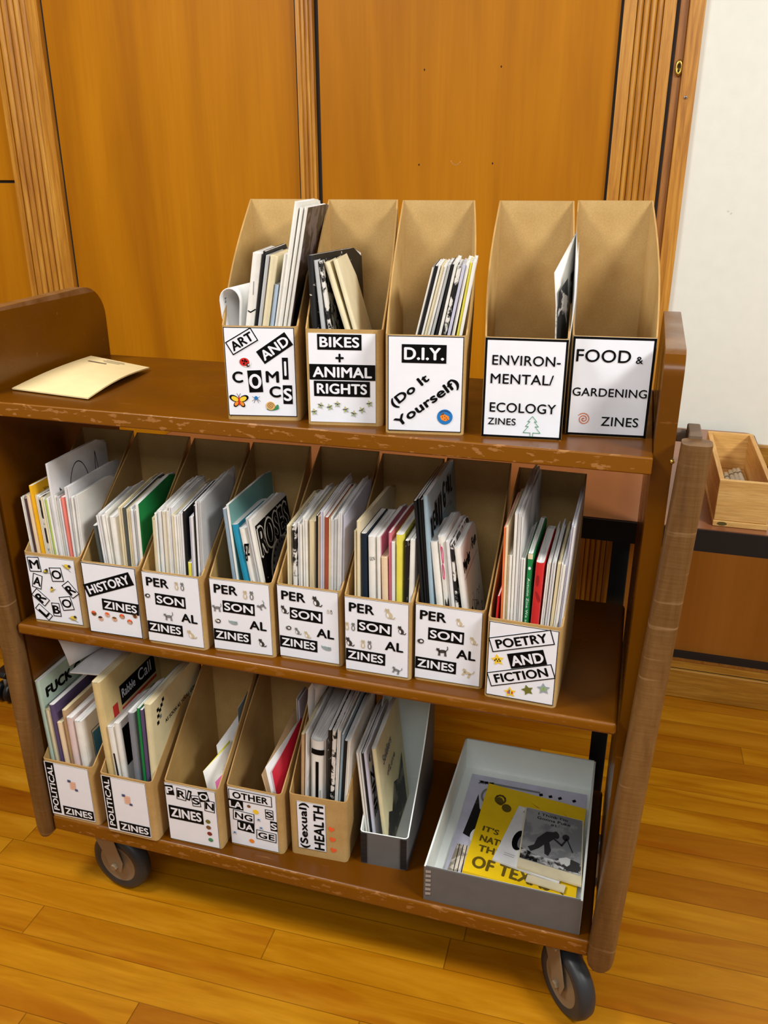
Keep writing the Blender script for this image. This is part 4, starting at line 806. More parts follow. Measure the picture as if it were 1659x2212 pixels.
# box, then per zine: x of the foot, x of the top, height, thickness, depth, paper, description, mark, extra turn
ZINES = dict(
  art=[
    (-0.2579, -0.2185, 0.2236, 0.0128, 0.15, 'white', 'thick white folded newsletter with a staple in its fold', 'staple', 0),
    (-0.2494, -0.2087, 0.2286, 0.0036, 0.17, 'black', 'black covered zine', None, 0),
    (-0.245, -0.2039, 0.2232, 0.0046, 0.13, 'grey', 'grey folded zine', None, 0),
    (-0.2378, -0.1963, 0.2223, 0.0092, 0.15, 'cream', 'cream folded zine', None, 0),
    (-0.2299, -0.1957, 0.184, 0.0058, 0.13, 'paleblue', 'short pale blue zine', None, 0),
    (-0.2242, -0.1807, 0.2237, 0.005, 0.15, 'teal', 'white zine with a thin dark teal cover', None, 0),
    (-0.2185, -0.1615, 0.2866, 0.0058, 0.19, 'white', 'tall white folded zine', None, 0),
    (-0.2132, -0.1561, 0.2814, 0.0042, 0.19, 'white', 'tall white folded zine', None, 0),
    (-0.2086, -0.1507, 0.2857, 0.0044, 0.19, 'plum', 'tall folded zine with a dark brown cover', None, 0)],
  bikes=[
    (-0.1411, -0.1478, 0.2247, 0.008, 0.16, 'inkblack', 'tall black magazine with white scrawl along its spine', None, 0.3),
    (-0.12, -0.1401, 0.2178, 0.006, 0.13, 'grey', 'grey and white zine', None, 0),
    (-0.107, -0.1342, 0.2152, 0.0049, 0.13, 'pattern', 'zine with a black and white patterned spine', None, 0),
    (-0.061, -0.1279, 0.2133, 0.0074, 0.13, 'cream', 'cream zine', None, 0),
    (-0.0539, -0.1174, 0.2151, 0.0062, 0.13, 'cream', 'cream zine leaning outermost', None, 0)],
  diy=[
    (-0.0279, 0.0235, 0.2136, 0.0033, 0.12, 'white', 'white zine with a black back cover', None, 0),
    (-0.0239, 0.0274, 0.2133, 0.0041, 0.12, 'black', 'black zine', None, 0),
    (-0.0201, 0.0315, 0.2145, 0.003, 0.12, 'white', 'white zine', None, 0),
    (-0.0166, 0.0351, 0.215, 0.0032, 0.12, 'cream', 'cream zine', None, 0),
    (-0.0128, 0.0386, 0.2136, 0.0039, 0.12, 'white', 'white zine', None, 0),
    (-0.0071, 0.0428, 0.2142, 0.0039, 0.12, 'grey', 'pale grey zine', None, 0),
    (0.0007, 0.0474, 0.2177, 0.0036, 0.12, 'black', 'black zine', None, 0),
    (0.0058, 0.0515, 0.2183, 0.0039, 0.12, 'white', 'white zine', None, 0),
    (0.0118, 0.0559, 0.2158, 0.0055, 0.12, 'pattern', 'zine with a black and white patterned spine', None, 0),
    (0.0187, 0.0614, 0.219, 0.004, 0.12, 'lilac', 'pale lilac zine', None, 0),
    (0.0259, 0.0658, 0.2204, 0.0042, 0.12, 'white', 'white zine', None, 0),
    (0.0348, 0.0697, 0.221, 0.0036, 0.12, 'yellow', 'yellow zine', None, 0),
    (0.0389, 0.0738, 0.2215, 0.004, 0.12, 'white', 'white zine with a bent top', None, 0)],
  m1=[
    (-0.6631, -0.6697, 0.22, 0.0021, 0.13, 'white', 'white edged zine', None, 0),
    (-0.6601, -0.6667, 0.2194, 0.003, 0.134, 'white', 'white edged zine', None, 0),
    (-0.6558, -0.662, 0.2183, 0.0056, 0.13, 'plum', 'purple spined zine', None, 0),
    (-0.6484, -0.6546, 0.2279, 0.009, 0.13, 'peach', 'beige zine with an orange foot', None, 0),
    (-0.6409, -0.6474, 0.2424, 0.0057, 0.135, 'mustard', 'mustard yellow zine', 'vol', 0),
    (-0.6361, -0.642, 0.2251, 0.0035, 0.13, 'cream', 'cream zine', None, 0),
    (-0.6327, -0.6386, 0.2285, 0.0025, 0.128, 'white', 'white zine', None, 0),
    (-0.6288, -0.6344, 0.2224, 0.0051, 0.13, 'pattern', 'zine with a black speckled spine', None, 0),
    (-0.6247, -0.6302, 0.2243, 0.0028, 0.13, 'cream', 'cream zine', None, 0),
    (-0.622, -0.6274, 0.2235, 0.0019, 0.122, 'white', 'white zine', None, 0),
    (-0.6182, -0.6235, 0.2226, 0.0054, 0.13, 'lime', 'lime green zine', None, 0),
    (-0.6137, -0.6187, 0.2233, 0.0034, 0.13, 'white', 'white zine', None, 0),
    (-0.61, -0.6151, 0.2235, 0.0031, 0.13, 'paper', 'white zine', None, 0),
    (-0.606, -0.6096, 0.2831, 0.0046, 0.17, 'paper', 'tall white sheet drawn with black rings', 'rings', 0),
    (-0.6021, -0.6048, 0.2266, 0.0029, 0.13, 'white', 'white zine', None, 0),
    (-0.5989, -0.6016, 0.2218, 0.0027, 0.119, 'white', 'white zine', None, 0),
    (-0.5963, -0.5988, 0.2284, 0.0024, 0.13, 'grey', 'grey zine', None, 0),
    (-0.5933, -0.5958, 0.2258, 0.0027, 0.125, 'paper', 'white zine', None, 0),
    (-0.5882, -0.5899, 0.2254, 0.0073, 0.13, 'salmon', 'salmon pink zine', None, 0),
    (-0.5832, -0.5817, 0.247, 0.0022, 0.16, 'paper', 'tall white zine', None, 0),
    (-0.5803, -0.5788, 0.2464, 0.0028, 0.163, 'paper', 'tall white zine', None, 0),
    (-0.5775, -0.5718, 0.2276, 0.0026, 0.13, 'white', 'white zine', None, 0),
    (-0.5747, -0.5691, 0.2258, 0.0021, 0.119, 'paper', 'white zine', None, 0),
    (-0.572, -0.5651, 0.2298, 0.003, 0.13, 'paper', 'white zine in a clear sleeve', None, 0),
    (-0.5691, -0.5622, 0.2312, 0.002, 0.127, 'white', 'white zine in a clear sleeve', None, 0)],
  m2=[
    (-0.5218, -0.5328, 0.185, 0.0081, 0.12, 'darkgrey', 'short dark grey-green zine', None, 0),
    (-0.5157, -0.5249, 0.2071, 0.0036, 0.14, 'paper', 'white zine', None, 0),
    (-0.5118, -0.5211, 0.2087, 0.0033, 0.128, 'paper', 'white zine', None, 0),
    (-0.5075, -0.5137, 0.2084, 0.0048, 0.14, 'white', 'white zine', None, 0),
    (-0.5032, -0.5094, 0.2105, 0.0031, 0.136, 'white', 'white zine', None, 0),
    (-0.495, -0.497, 0.207, 0.0128, 0.14, 'white', 'thick white zine', None, 0),
    (-0.4867, -0.4813, 0.2245, 0.0032, 0.145, 'cream', 'cream zine', None, 0),
    (-0.4833, -0.478, 0.2218, 0.0028, 0.146, 'cream', 'cream zine', None, 0),
    (-0.4796, -0.4728, 0.2266, 0.0038, 0.14, 'darkgrey', 'dark zine', None, 0),
    (-0.4757, -0.469, 0.2222, 0.0035, 0.14, 'cream', 'cream zine', None, 0),
    (-0.4718, -0.4652, 0.2216, 0.0034, 0.138, 'cream', 'cream zine', None, 0),
    (-0.4685, -0.4618, 0.2228, 0.0026, 0.14, 'paper', 'white zine', None, 0),
    (-0.4657, -0.459, 0.2224, 0.0022, 0.133, 'paper', 'white zine', None, 0),
    (-0.4619, -0.4552, 0.2233, 0.0047, 0.14, 'grey', 'pale grey zine', None, 0),
    (-0.4569, -0.45, 0.2319, 0.0047, 0.14, 'green', 'white edged zine with a dark green cover', None, 0)],
  m3=[
    (-0.4291, -0.4204, 0.2176, 0.0031, 0.14, 'cream', 'cream zine', None, 0),
    (-0.4261, -0.4176, 0.2127, 0.0022, 0.14, 'cream', 'cream zine', None, 0),
    (-0.4228, -0.414, 0.2207, 0.0037, 0.14, 'teal', 'teal striped zine', None, 0),
    (-0.4196, -0.4106, 0.225, 0.0021, 0.14, 'white', 'white zine', None, 0),
    (-0.4164, -0.4073, 0.2281, 0.0035, 0.142, 'paper', 'white zine', None, 0),
    (-0.41, -0.401, 0.2262, 0.0088, 0.14, 'pagespat', 'off-white zine with dark chips along its spine', None, 0),
    (-0.4041, -0.3948, 0.2335, 0.0024, 0.14, 'white', 'white zine', None, 0),
    (-0.4014, -0.3923, 0.2295, 0.0022, 0.141, 'white', 'white zine', None, 0),
    (-0.3989, -0.3896, 0.2336, 0.0022, 0.14, 'paper', 'white zine', None, 0),
    (-0.3962, -0.3868, 0.2351, 0.0025, 0.137, 'paper', 'white zine', None, 0),
    (-0.3933, -0.3845, 0.2222, 0.0026, 0.14, 'cream', 'cream zine', None, 0),
    (-0.39, -0.3814, 0.219, 0.0031, 0.14, 'white', 'white zine', None, 0),
    (-0.3859, -0.3771, 0.224, 0.0045, 0.14, 'white', 'white zine', None, 0),
    (-0.3822, -0.3733, 0.2253, 0.0023, 0.14, 'paper', 'white zine', None, 0),
    (-0.3788, -0.37, 0.2256, 0.0036, 0.138, 'paper', 'white zine', None, 0),
    (-0.3747, -0.3656, 0.2322, 0.0041, 0.14, 'black', 'black zine', None, 0),
    (-0.3693, -0.3637, 0.1436, 0.0062, 0.1, 'yellow', 'small yellow topped zine', None, 0),
    (-0.3643, -0.3556, 0.2241, 0.0032, 0.14, 'lilac', 'pale lilac zine', None, 0),
    (-0.3603, -0.3517, 0.2211, 0.004, 0.133, 'paper', 'white zine', None, 0),
    (-0.3559, -0.3464, 0.2447, 0.0042, 0.14, 'black', 'dark zine', None, 0),
    (-0.3521, -0.3424, 0.2524, 0.0028, 0.14, 'paper', 'white zine', None, 0),
    (-0.3492, -0.3396, 0.2503, 0.0021, 0.142, 'paper', 'white zine', None, 0),
    (-0.347, -0.3374, 0.2526, 0.0018, 0.14, 'grey', 'grey zine', None, 0),
    (-0.3451, -0.3356, 0.2511, 0.0016, 0.135, 'paper', 'thin white zine', None, 0),
    (-0.3434, -0.334, 0.249, 0.0016, 0.13, 'grey', 'thin grey zine', None, 0)],
  m4=[
    (-0.2833, -0.2996, 0.2424, 0.0053, 0.16, 'greyblue', 'grey-blue zine', None, 0),
    (-0.2784, -0.2949, 0.2453, 0.004, 0.18, 'teal', 'tall pale teal zine', None, 0),
    (-0.2543, -0.2863, 0.2169, 0.0114, 0.14, 'cyan', 'bright teal zine', None, 0),
    (-0.2416, -0.2726, 0.2094, 0.0133, 0.14, 'white', 'white zine with a black drawn figure', 'girl', 0),
    (-0.2331, -0.264, 0.2285, 0.0031, 0.15, 'grey', 'grey zine', None, 0),
    (-0.2284, -0.2589, 0.2255, 0.0056, 0.15, 'white', 'white edged black zine lettered over a round face', 'roses', 0)],
  m5=[
    (-0.2056, -0.1994, 0.22, 0.0039, 0.14, 'cream', 'cream zine', None, 0),
    (-0.2019, -0.1957, 0.2187, 0.0026, 0.144, 'cream', 'cream zine', None, 0),
    (-0.1931, -0.1888, 0.2229, 0.0067, 0.14, 'pattern', 'zine with a black and white patterned spine', None, 0),
    (-0.1874, -0.1814, 0.2288, 0.003, 0.14, 'paper', 'white zine', None, 0),
    (-0.1837, -0.1778, 0.2246, 0.0037, 0.14, 'white', 'white zine', None, 0),
    (-0.1773, -0.1725, 0.2346, 0.0037, 0.14, 'white', 'white zine', None, 0),
    (-0.1737, -0.1689, 0.2349, 0.0026, 0.141, 'white', 'white zine', None, 0),
    (-0.1665, -0.1598, 0.2333, 0.0113, 0.14, 'pagesc', 'thick cream zine', None, 0),
    (-0.159, -0.1512, 0.2431, 0.003, 0.14, 'black', 'black zine', None, 0),
    (-0.1554, -0.1475, 0.2452, 0.0036, 0.14, 'tan', 'tan zine', None, 0),
    (-0.1517, -0.1437, 0.2485, 0.0033, 0.14, 'lilac', 'pale lilac zine', None, 0),
    (-0.1483, -0.1402, 0.2504, 0.0027, 0.131, 'paper', 'white zine', None, 0),
    (-0.1439, -0.136, 0.2434, 0.0056, 0.14, 'rust', 'rust red zine', None, 0),
    (-0.1393, -0.1315, 0.2415, 0.0029, 0.14, 'cream', 'cream zine', None, 0),
    (-0.1361, -0.1284, 0.2402, 0.0026, 0.129, 'white', 'white zine', None, 0),
    (-0.1333, -0.1256, 0.2383, 0.0026, 0.14, 'paper', 'white zine', None, 0),
    (-0.1293, -0.1216, 0.24, 0.0047, 0.14, 'grey', 'grey zine', None, 0),
    (-0.1254, -0.1175, 0.2473, 0.0024, 0.14, 'white', 'white zine', None, 0),
    (-0.1227, -0.1147, 0.2488, 0.0022, 0.145, 'paper', 'white zine', None, 0),
    (-0.1203, -0.1123, 0.2491, 0.0019, 0.14, 'paper', 'white zine', None, 0),
    (-0.1181, -0.1102, 0.2469, 0.0017, 0.135, 'grey', 'thin grey zine', None, 0),
    (-0.1162, -0.1083, 0.2451, 0.0016, 0.13, 'lilac', 'thin lilac zine', None, 0)],
  m6=[
    (-0.0909, -0.0886, 0.2316, 0.0027, 0.14, 'pagesc', 'narrow cream zine', None, 0),
    (-0.0856, -0.0835, 0.2429, 0.0058, 0.19, 'cream', 'large cream zine', None, 0),
    (-0.0744, -0.0759, 0.2242, 0.0089, 0.14, 'navy', 'black zine with a blue top', None, 0),
    (-0.0623, -0.0637, 0.2214, 0.0119, 0.14, 'white', 'white zine with a few small letters', 'ulu', 0),
    (-0.0512, -0.0532, 0.2248, 0.0057, 0.15, 'pink', 'white zine with a pink cover', None, 0),
    (-0.0411, -0.0447, 0.1919, 0.0094, 0.11, 'peach', 'short cream zine', None, 0),
    (-0.0341, -0.0365, 0.2336, 0.004, 0.14, 'rose', 'rose edged zine', None, 0),
    (-0.0296, -0.0312, 0.2194, 0.0044, 0.14, 'paper', 'white zine', None, 0),
    (-0.0216, -0.0219, 0.2265, 0.0112, 0.14, 'yellow', 'bright yellow zine', None, 0),
    (-0.0122, -0.0103, 0.2242, 0.0069, 0.14, 'inkblack', 'black zine with a white top', None, 0),
    (-0.0053, -0.0019, 0.2252, 0.0063, 0.14, 'white', 'white zine', None, 0)],
  m7=[
    (0.0231, -0.0004, 0.2861, 0.0044, 0.19, 'black', 'tall black spined zine', None, 0),
    (0.0273, 0.0046, 0.2877, 0.0035, 0.19, 'black', 'tall black spined zine', None, 0),
    (0.0313, 0.0086, 0.2889, 0.0039, 0.19, 'black', 'tall black spined zine', None, 0),
    (0.0368, 0.0139, 0.292, 0.0065, 0.19, 'skyblue', 'tall grey-blue zine with collaged letters', 'grrl', 0),
    (0.053, 0.0275, 0.2219, 0.0108, 0.12, 'white', 'thick white zine', None, 0),
    (0.064, 0.0383, 0.2301, 0.0106, 0.12, 'white', 'white zine with an ink drawn cat', 'cat', 0),
    (0.073, 0.048, 0.2243, 0.0047, 0.12, 'paper', 'white zine', None, 0),
    (0.0788, 0.0537, 0.223, 0.0042, 0.12, 'pattern', 'zine with a black streaked spine', None, 0),
    (0.0947, 0.062, 0.216, 0.0092, 0.12, 'white', 'white zine titled in uneven black letters', 'murder', 0)],
  m8=[
    (0.123, 0.1284, 0.1576, 0.003, 0.1, 'red', 'small dark red zine', None, 0),
    (0.1359, 0.1318, 0.2644, 0.0023, 0.15, 'orange', 'orange zine', None, 0),
    (0.1389, 0.1348, 0.2649, 0.0031, 0.15, 'peach', 'peach zine', None, 0),
    (0.1422, 0.1387, 0.2232, 0.0027, 0.13, 'cream', 'cream zine', None, 0),
    (0.1458, 0.1423, 0.2217, 0.0037, 0.132, 'white', 'white zine', None, 0),
    (0.1499, 0.1462, 0.2855, 0.0039, 0.19, 'white', 'tall white spined zine', None, 0),
    (0.1541, 0.1506, 0.2855, 0.004, 0.19, 'pages', 'tall white zine', None, 0),
    (0.1579, 0.1544, 0.2849, 0.0027, 0.19, 'pages', 'tall white zine', None, 0),
    (0.161, 0.1583, 0.2208, 0.0029, 0.13, 'paper', 'white zine', None, 0),
    (0.1641, 0.1614, 0.217, 0.0025, 0.135, 'white', 'white zine', None, 0),
    (0.1694, 0.1691, 0.2281, 0.0075, 0.14, 'green', 'green zine with small white lettering down its spine', 'green', 0),
    (0.1794, 0.1832, 0.2173, 0.012, 0.13, 'red', 'thick red zine', 'redz', 0),
    (0.187, 0.194, 0.2179, 0.0025, 0.14, 'white', 'white zine', None, 0),
    (0.1897, 0.1968, 0.2213, 0.0022, 0.128, 'white', 'white zine', None, 0),
    (0.1931, 0.201, 0.2198, 0.0031, 0.14, 'paper', 'white zine', None, 0),
    (0.1963, 0.2042, 0.2215, 0.0024, 0.145, 'paper', 'white zine', None, 0),
    (0.2, 0.2092, 0.2207, 0.0043, 0.14, 'pagesc', 'cream zine', None, 0),
    (0.2036, 0.2134, 0.2194, 0.0023, 0.14, 'white', 'white zine', None, 0),
    (0.207, 0.2166, 0.2152, 0.0037, 0.139, 'white', 'white zine', None, 0),
    (0.2114, 0.2223, 0.2798, 0.0023, 0.15, 'lilac', 'tall lilac zine', None, 0),
    (0.2144, 0.2251, 0.2774, 0.0028, 0.153, 'paper', 'tall lilac zine', None, 0)],
  p1=[
    (-0.6832, -0.6917, 0.2833, 0.0098, 0.18, 'mint', 'tall mint green zine with heavy black lettering', 'mint', 0),
    (-0.6724, -0.6791, 0.2237, 0.011, 0.14, 'cream', 'cream zine', None, 0),
    (-0.6612, -0.6683, 0.2367, 0.0109, 0.17, 'violet', 'violet zine', None, 0),
    (-0.6507, -0.6568, 0.2045, 0.0094, 0.12, 'peach', 'zine folded into a loop', None, 0),
    (-0.6418, -0.6451, 0.2315, 0.0079, 0.14, 'tan', 'tan zine', None, 0),
    (-0.6311, -0.6338, 0.2165, 0.0129, 0.13, 'blush', 'blush zine', None, 0),
    (-0.6134, -0.6178, 0.2124, 0.0164, 0.13, 'white', 'thick white zine with a blue printed cover', 'bluebox', 0)],
  p2=[
    (-0.5555, -0.5647, 0.3068, 0.0167, 0.2, 'newsprint', 'yellowed newspaper bundle with red and black masthead', 'rabble', 0),
    (-0.5402, -0.5467, 0.2178, 0.0133, 0.13, 'white', 'white zine with a black strip down its spine', 'strip', 0),
    (-0.5282, -0.5333, 0.228, 0.0101, 0.13, 'white', 'white zine with a black square on its cover', 'bsq', 0),
    (-0.5045, -0.4992, 0.2564, 0.0139, 0.14, 'slate', 'slate grey zine', None, 0),
    (-0.4901, -0.4818, 0.2761, 0.0057, 0.18, 'green', 'dark green zine', None, 0),
    (-0.4843, -0.4762, 0.2681, 0.0053, 0.17, 'violet', 'violet photo zine', None, 0),
    (-0.4746, -0.4662, 0.2798, 0.0135, 0.18, 'ivory', 'ivory zine with a line of italic lettering', 'soon', 0)],
  he=[
    (-0.2056, -0.1949, 0.2464, 0.0058, 0.17, 'tan', 'tan edged zine', None, 0),
    (-0.1993, -0.1878, 0.2479, 0.0046, 0.17, 'pages', 'white zine', None, 0),
    (-0.1781, -0.1701, 0.2345, 0.0278, 0.18, 'white', 'big white zine with a black cross-barred mark', 'tee', 0),
    (-0.1595, -0.1466, 0.2632, 0.0062, 0.18, 'inkblack', 'black zine', None, 0),
    (-0.1524, -0.1383, 0.2632, 0.0073, 0.17, 'pattern', 'zine with a rippled black and white spine', None, 0),
    (-0.147, -0.1314, 0.2633, 0.0029, 0.17, 'paper', 'white zine', None, 0),
    (-0.1442, -0.1286, 0.2628, 0.002, 0.171, 'white', 'white zine', None, 0),
    (-0.1409, -0.124, 0.2613, 0.0039, 0.17, 'greyblue', 'grey-blue zine', None, 0),
    (-0.1356, -0.1189, 0.2424, 0.0061, 0.17, 'black', 'black zine', None, 0),
    (-0.1311, -0.1143, 0.2442, 0.0023, 0.17, 'white', 'white zine', None, 0),
    (-0.1281, -0.1111, 0.2473, 0.0028, 0.171, 'white', 'white zine', None, 0)])
def add_zines():
    for key, rows in ZINES.items():
        bx, by, bz, sh = LAYOUT[key]; a0 = math.radians(bz); nn = len(rows)
        rr = random.Random(key); kb = rr.uniform(-0.002, 0.002); descs = [r[6] for r in rows]
        for i, (xb, xt, h, t, D, colr, desc, mark, turn) in enumerate(rows):
            a = a0 - turn
            slant = {'m2': 0.10, 'm3': 0.10, 'm5': 0.13, 'm8': 0.08, 'he': 0.06}.get(key, 0.0); a += {'m2': 0.05, 'm3': 0.05}.get(key, 0.0)
            Dv = Vector((-math.sin(a), math.cos(a), slant)).normalized(); zb = SHELF_Z[sh] + 0.0026
            if not mark: h *= rr.uniform(0.985, 1.012); D *= rr.uniform(0.9, 1.05)
            yb = by + 0.0155 + math.tan(a0) * (xb - bx) + rr.uniform(0, 0.004)
            base = Vector((xb, yb, zb)); Up = Vector(((xt - xb), 0, h)).normalized(); Nn = Dv.cross(Up).normalized(); hh = h / Up.z
            F = zine_geo(base, Up, Dv, Nn, hh, t, D, (kb + rr.uniform(-0.0004, 0.0004), rr.uniform(-0.0003, 0.0003)) if not mark else (0.0, 0.0))
            cov = pm(colr); pg = pages_mat('pagesc' if colr in ('cream', 'peach', 'tan', 'newsprint', 'ivory', 'pagesc') else 'pages')
            cr = None
            if colr == 'pink': cov, cr = pm('white'), pm('pink')
            if colr == 'teal': cov, cr = pm('white'), pm('teal')
            if colr == 'green' and key == 'm2': cov, cr = pm('white'), pm('green')
            if colr == 'plum' and key == 'art': cov, cr = pm('white'), printed('dark_photo', (38, 28, 26), (96, 84, 84), 25)
            o = zine_mesh('zine', F, hh, t, D, cov, pg, 'S', rr.choice((0.006, 0.010, 0.014)), MARK.get(mark), cr)
            uniq = descs.count(desc) == 1 and len(desc.split()) > 3
            lab = f'{desc} in the {PH[key]}' if uniq else f'{desc}, {ORD[i + 1]} from left in the {PH[key]}'
            tag(o, lab, 'zine', 'zines in the ' + PH[key])
add_zines()
def strip_sheet(name, pts, depth, mats, label, cat, group=None, thick=0.0004, dv=(0, 1, 0), smooth=True, child=None):
    """a bent sheet: profile points extruded along dv by depth (each point may carry its own depth scale)"""
    mb = MB(); n = len(pts); d = Vector(dv).normalized() * depth; vs = [Vector(p) for p in pts] + [Vector(p) + d for p in pts]
    mb.add(vs, [(i, i + 1, n + i + 1, n + i) for i in range(n - 1)], mats, smooth); o = mb.build(name)
    m = o.modifiers.new('thickness', 'SOLIDIFY'); m.thickness = thick; m.offset = 0
    return tag(o, label, cat, group)
def quad_paper(name, P, mat, label, cat, group=None, thick=0.0008, curl=0.0, marks=None):
    """sheet through four corners (ordered front-left, front-right, back-right, back-left) with a soft curl"""
    mb = MB(); nx, ny = 8, 8; P = [Vector(p) for p in P]; nrm = (P[1] - P[0]).cross(P[3] - P[0]).normalized()
    def f(x, y, l): return (P[0] * (1 - x) + P[1] * x) * (1 - y) + (P[3] * (1 - x) + P[2] * x) * y + nrm * (curl * math.sin(math.pi * y) * (0.6 + 0.4 * x) + l)
    for s_ in (thick / 2, -thick / 2):
        mb.add([f(i / nx, j / ny, s_) for j in range(ny + 1) for i in range(nx + 1)], [(j * (nx + 1) + i, j * (nx + 1) + i + 1, (j + 1) * (nx + 1) + i + 1, (j + 1) * (nx + 1) + i) for j in range(ny) for i in range(nx)], mat, True)
    edge = [(i / nx, 0) for i in range(nx)] + [(1, j / ny) for j in range(ny)] + [(1 - i / nx, 1) for i in range(nx)] + [(0, 1 - j / ny) for j in range(ny)]; n = len(edge)
    mb.add([f(x, y, thick / 2) for x, y in edge] + [f(x, y, -thick / 2) for x, y in edge], [(i, (i + 1) % n, n + (i + 1) % n, n + i) for i in range(n)], mat)
    if marks: marks(Sheet(mb, lambda x, y, l: f(x, y, thick / 2 + l), 8 if curl else 1))
    return tag(mb.build(name), label, cat, group)

# ---- the curled newsletter standing at the left of the first box
Z0 = ZT + 0.0026; NEWS = paper('paper_newsletter', (222, 222, 220), 0.05)
pts = [(-0.2655, 0.034, Z0 + 0.002), (-0.2680, 0.034, Z0 + 0.06), (-0.2720, 0.034, Z0 + 0.120), (-0.2770, 0.034, Z0 + 0.138)] + [(-0.2635 + 0.0152 * math.cos(math.radians(x)), 0.034, Z0 + 0.160 + 0.0165 * math.sin(math.radians(x))) for x in range(180, -1, -18)] + [(-0.2510, 0.034, Z0 + 0.130), (-0.2580, 0.034, Z0 + 0.07), (-0.2612, 0.034, Z0 + 0.003)]
cn = strip_sheet('newsletter', pts, 0.115, NEWS, 'white newsletter curled over into a loop at the left of the ART AND COMICS box', 'newsletter', thick=0.0016, dv=(0.03, 1, 0))
mb = MB(); s = Sheet(mb, lambda y, z, l: (-0.2785 + 0.0012 + l, 0.036 + y, z)); s.text('HISTO', 0.012, Z0 + 0.146, 0.032, 0.006, MID, -math.pi / 2, 0.0002, 0); mb.build('printing', cn)
# ---- loose newsletter in the environmental box
cx = lambda x, y, z: Vector((x, y, z))
mb = MB(); Zb = ZT + 0.003
L0 = [cx(.181, .062, Zb), cx(.1800, .056, Zb + .10), cx(.1765, .052, Zb + .17), cx(.1722, .050, Zb + .2085)]
L1 = [cx(.1925, .075, Zb), cx(.1935, .085, Zb + .10), cx(.1925, .10, Zb + .17), cx(.1888, .13, Zb + .252)]
L2 = [cx(.1930, .062, Zb), cx(.1950, .058, Zb + .10), cx(.1985, .058, Zb + .17), cx(.1990, .060, Zb + .213)]
L3 = [cx(.1938, .17, Zb), cx(.1930, .185, Zb + .10), cx(.1915, .19, Zb + .17), cx(.1885, .19, Zb + .235)]
for (A, B, mt) in ((L0, L1, printed('news_sketch', (70, 66, 62), (214, 210, 200), 26, 0.44)), (L1, L2, NEWS), (L2, L3, NEWS)):
    mb.add(A + B, [(i, i + 1, 5 + i, 4 + i) for i in range(3)], mt, True)
o = mb.build('newsletter'); m = o.modifiers.new('thickness', 'SOLIDIFY'); m.thickness = 0.0009; m.offset = 0
tag(o, 'loosely folded printed newsletter standing alone in the ENVIRONMENTAL/ECOLOGY box', 'newsletter')
mb = MB(); mb.add([cx(.1822, .0612, Zb + .03), cx(.1812, .0560, Zb + .10), cx(.1788, .0535, Zb + .185), cx(.1870, .0745, Zb + .200), cx(.1905, .0830, Zb + .15), cx(.1912, .0725, Zb + .06)], [(0, 1, 2, 3, 4, 5)], printed('news_dark', (20, 20, 20), (190, 186, 178), 30, 0.6)); mb.build('printed_panel', o)
# ---- a few folded leaflets in the PRISON and OTHER LANGUAGES boxes
def leaflet(P, mat, label, key, mat2=None, open_=0.010):
    """V-folded leaflet: fold edge bottom/top front, two leaves spreading to the back"""
    (x0, y0, z0), (x1, y1, z1), (xb0, yb0, zb0), (xb1, yb1, zb1) = P
    mb = MB(); A, B, Cc, D_ = Vector(P[0]), Vector(P[1]), Vector(P[2]), Vector(P[3]); off = Vector((open_, 0, 0))
    mid1 = (A + D_) / 2 + Vector((0.0008, 0, 0)); mid2 = (B + Cc) / 2 + Vector((0.0008, 0, 0))
    mb.add([A, mid1, D_, B, mid2, Cc], [(0, 1, 4, 3), (1, 2, 5, 4)], mat, True)
    mb.add([A, mid1 + off * 0.5, D_ + off, B, mid2 + off * 0.5, Cc + off], [(0, 1, 4, 3), (1, 2, 5, 4)], mat2 or mat, True)
    o = mb.build('leaflet'); m = o.modifiers.new('thickness', 'SOLIDIFY'); m.thickness = 0.0007; m.offset = 0
    return tag(o, label, 'leaflet', 'leaflets in the ' + PH[key])
zb = ZB + 0.003
leaflet([(-0.3720, .055, zb), (-0.3890, .052, .318), (-0.3620, .110, .350), (-0.3650, .110, zb)], pm('yellow'), 'pale leaflet with a yellow inside, frontmost in the PRISON ZINES box', 'pr', pm('white'), 0.005)
leaflet([(-0.3670, .085, zb), (-0.3790, .090, .349), (-0.3520, .150, .395), (-0.3540, .150, zb)], pm('white'), 'white leaflet standing tallest in the PRISON ZINES box', 'pr', pm('paper'), 0.003)
leaflet([(-0.3600, .055, zb), (-0.3680, .055, .297), (-0.3520, .085, .318), (-0.3540, .088, zb)], pm('white'), 'small white leaflet with a pink back in the PRISON ZINES box', 'pr', plain('hot_pink', (238, 120, 180)), 0.004)
leaflet([(-0.3520, .125, zb), (-0.3515, .130, .408), (-0.3495, .170, .420), (-0.3500, .170, zb)], pm('grey'), 'grey leaflet at the right wall of the PRISON ZINES box', 'pr', pm('darkgrey'), 0.001)
leaflet([(-0.2480, .060, zb), (-0.2760, .058, .332), (-0.2470, .150, .415), (-0.2480, .150, zb)], pm('tan'), 'tan leaflet at the back of the OTHER LANGUAGES box', 'ot', pm('tan'), 0.002)
leaflet([(-0.2410, .056, zb), (-0.2665, .056, .352), (-0.2405, .150, .392), (-0.2415, .150, zb)], pm('white'), 'white leaflet folded around the red one in the OTHER LANGUAGES box', 'ot', pm('paper'), 0.002)
leaflet([(-0.2375, .060, zb), (-0.2560, .060, .342), (-0.2375, .155, .394), (-0.2385, .155, zb)], plain('deep_red', (184, 22, 44), 0.5), 'deep red leaflet in the OTHER LANGUAGES box', 'ot', plain('deep_red', (184, 22, 44)), 0.001)
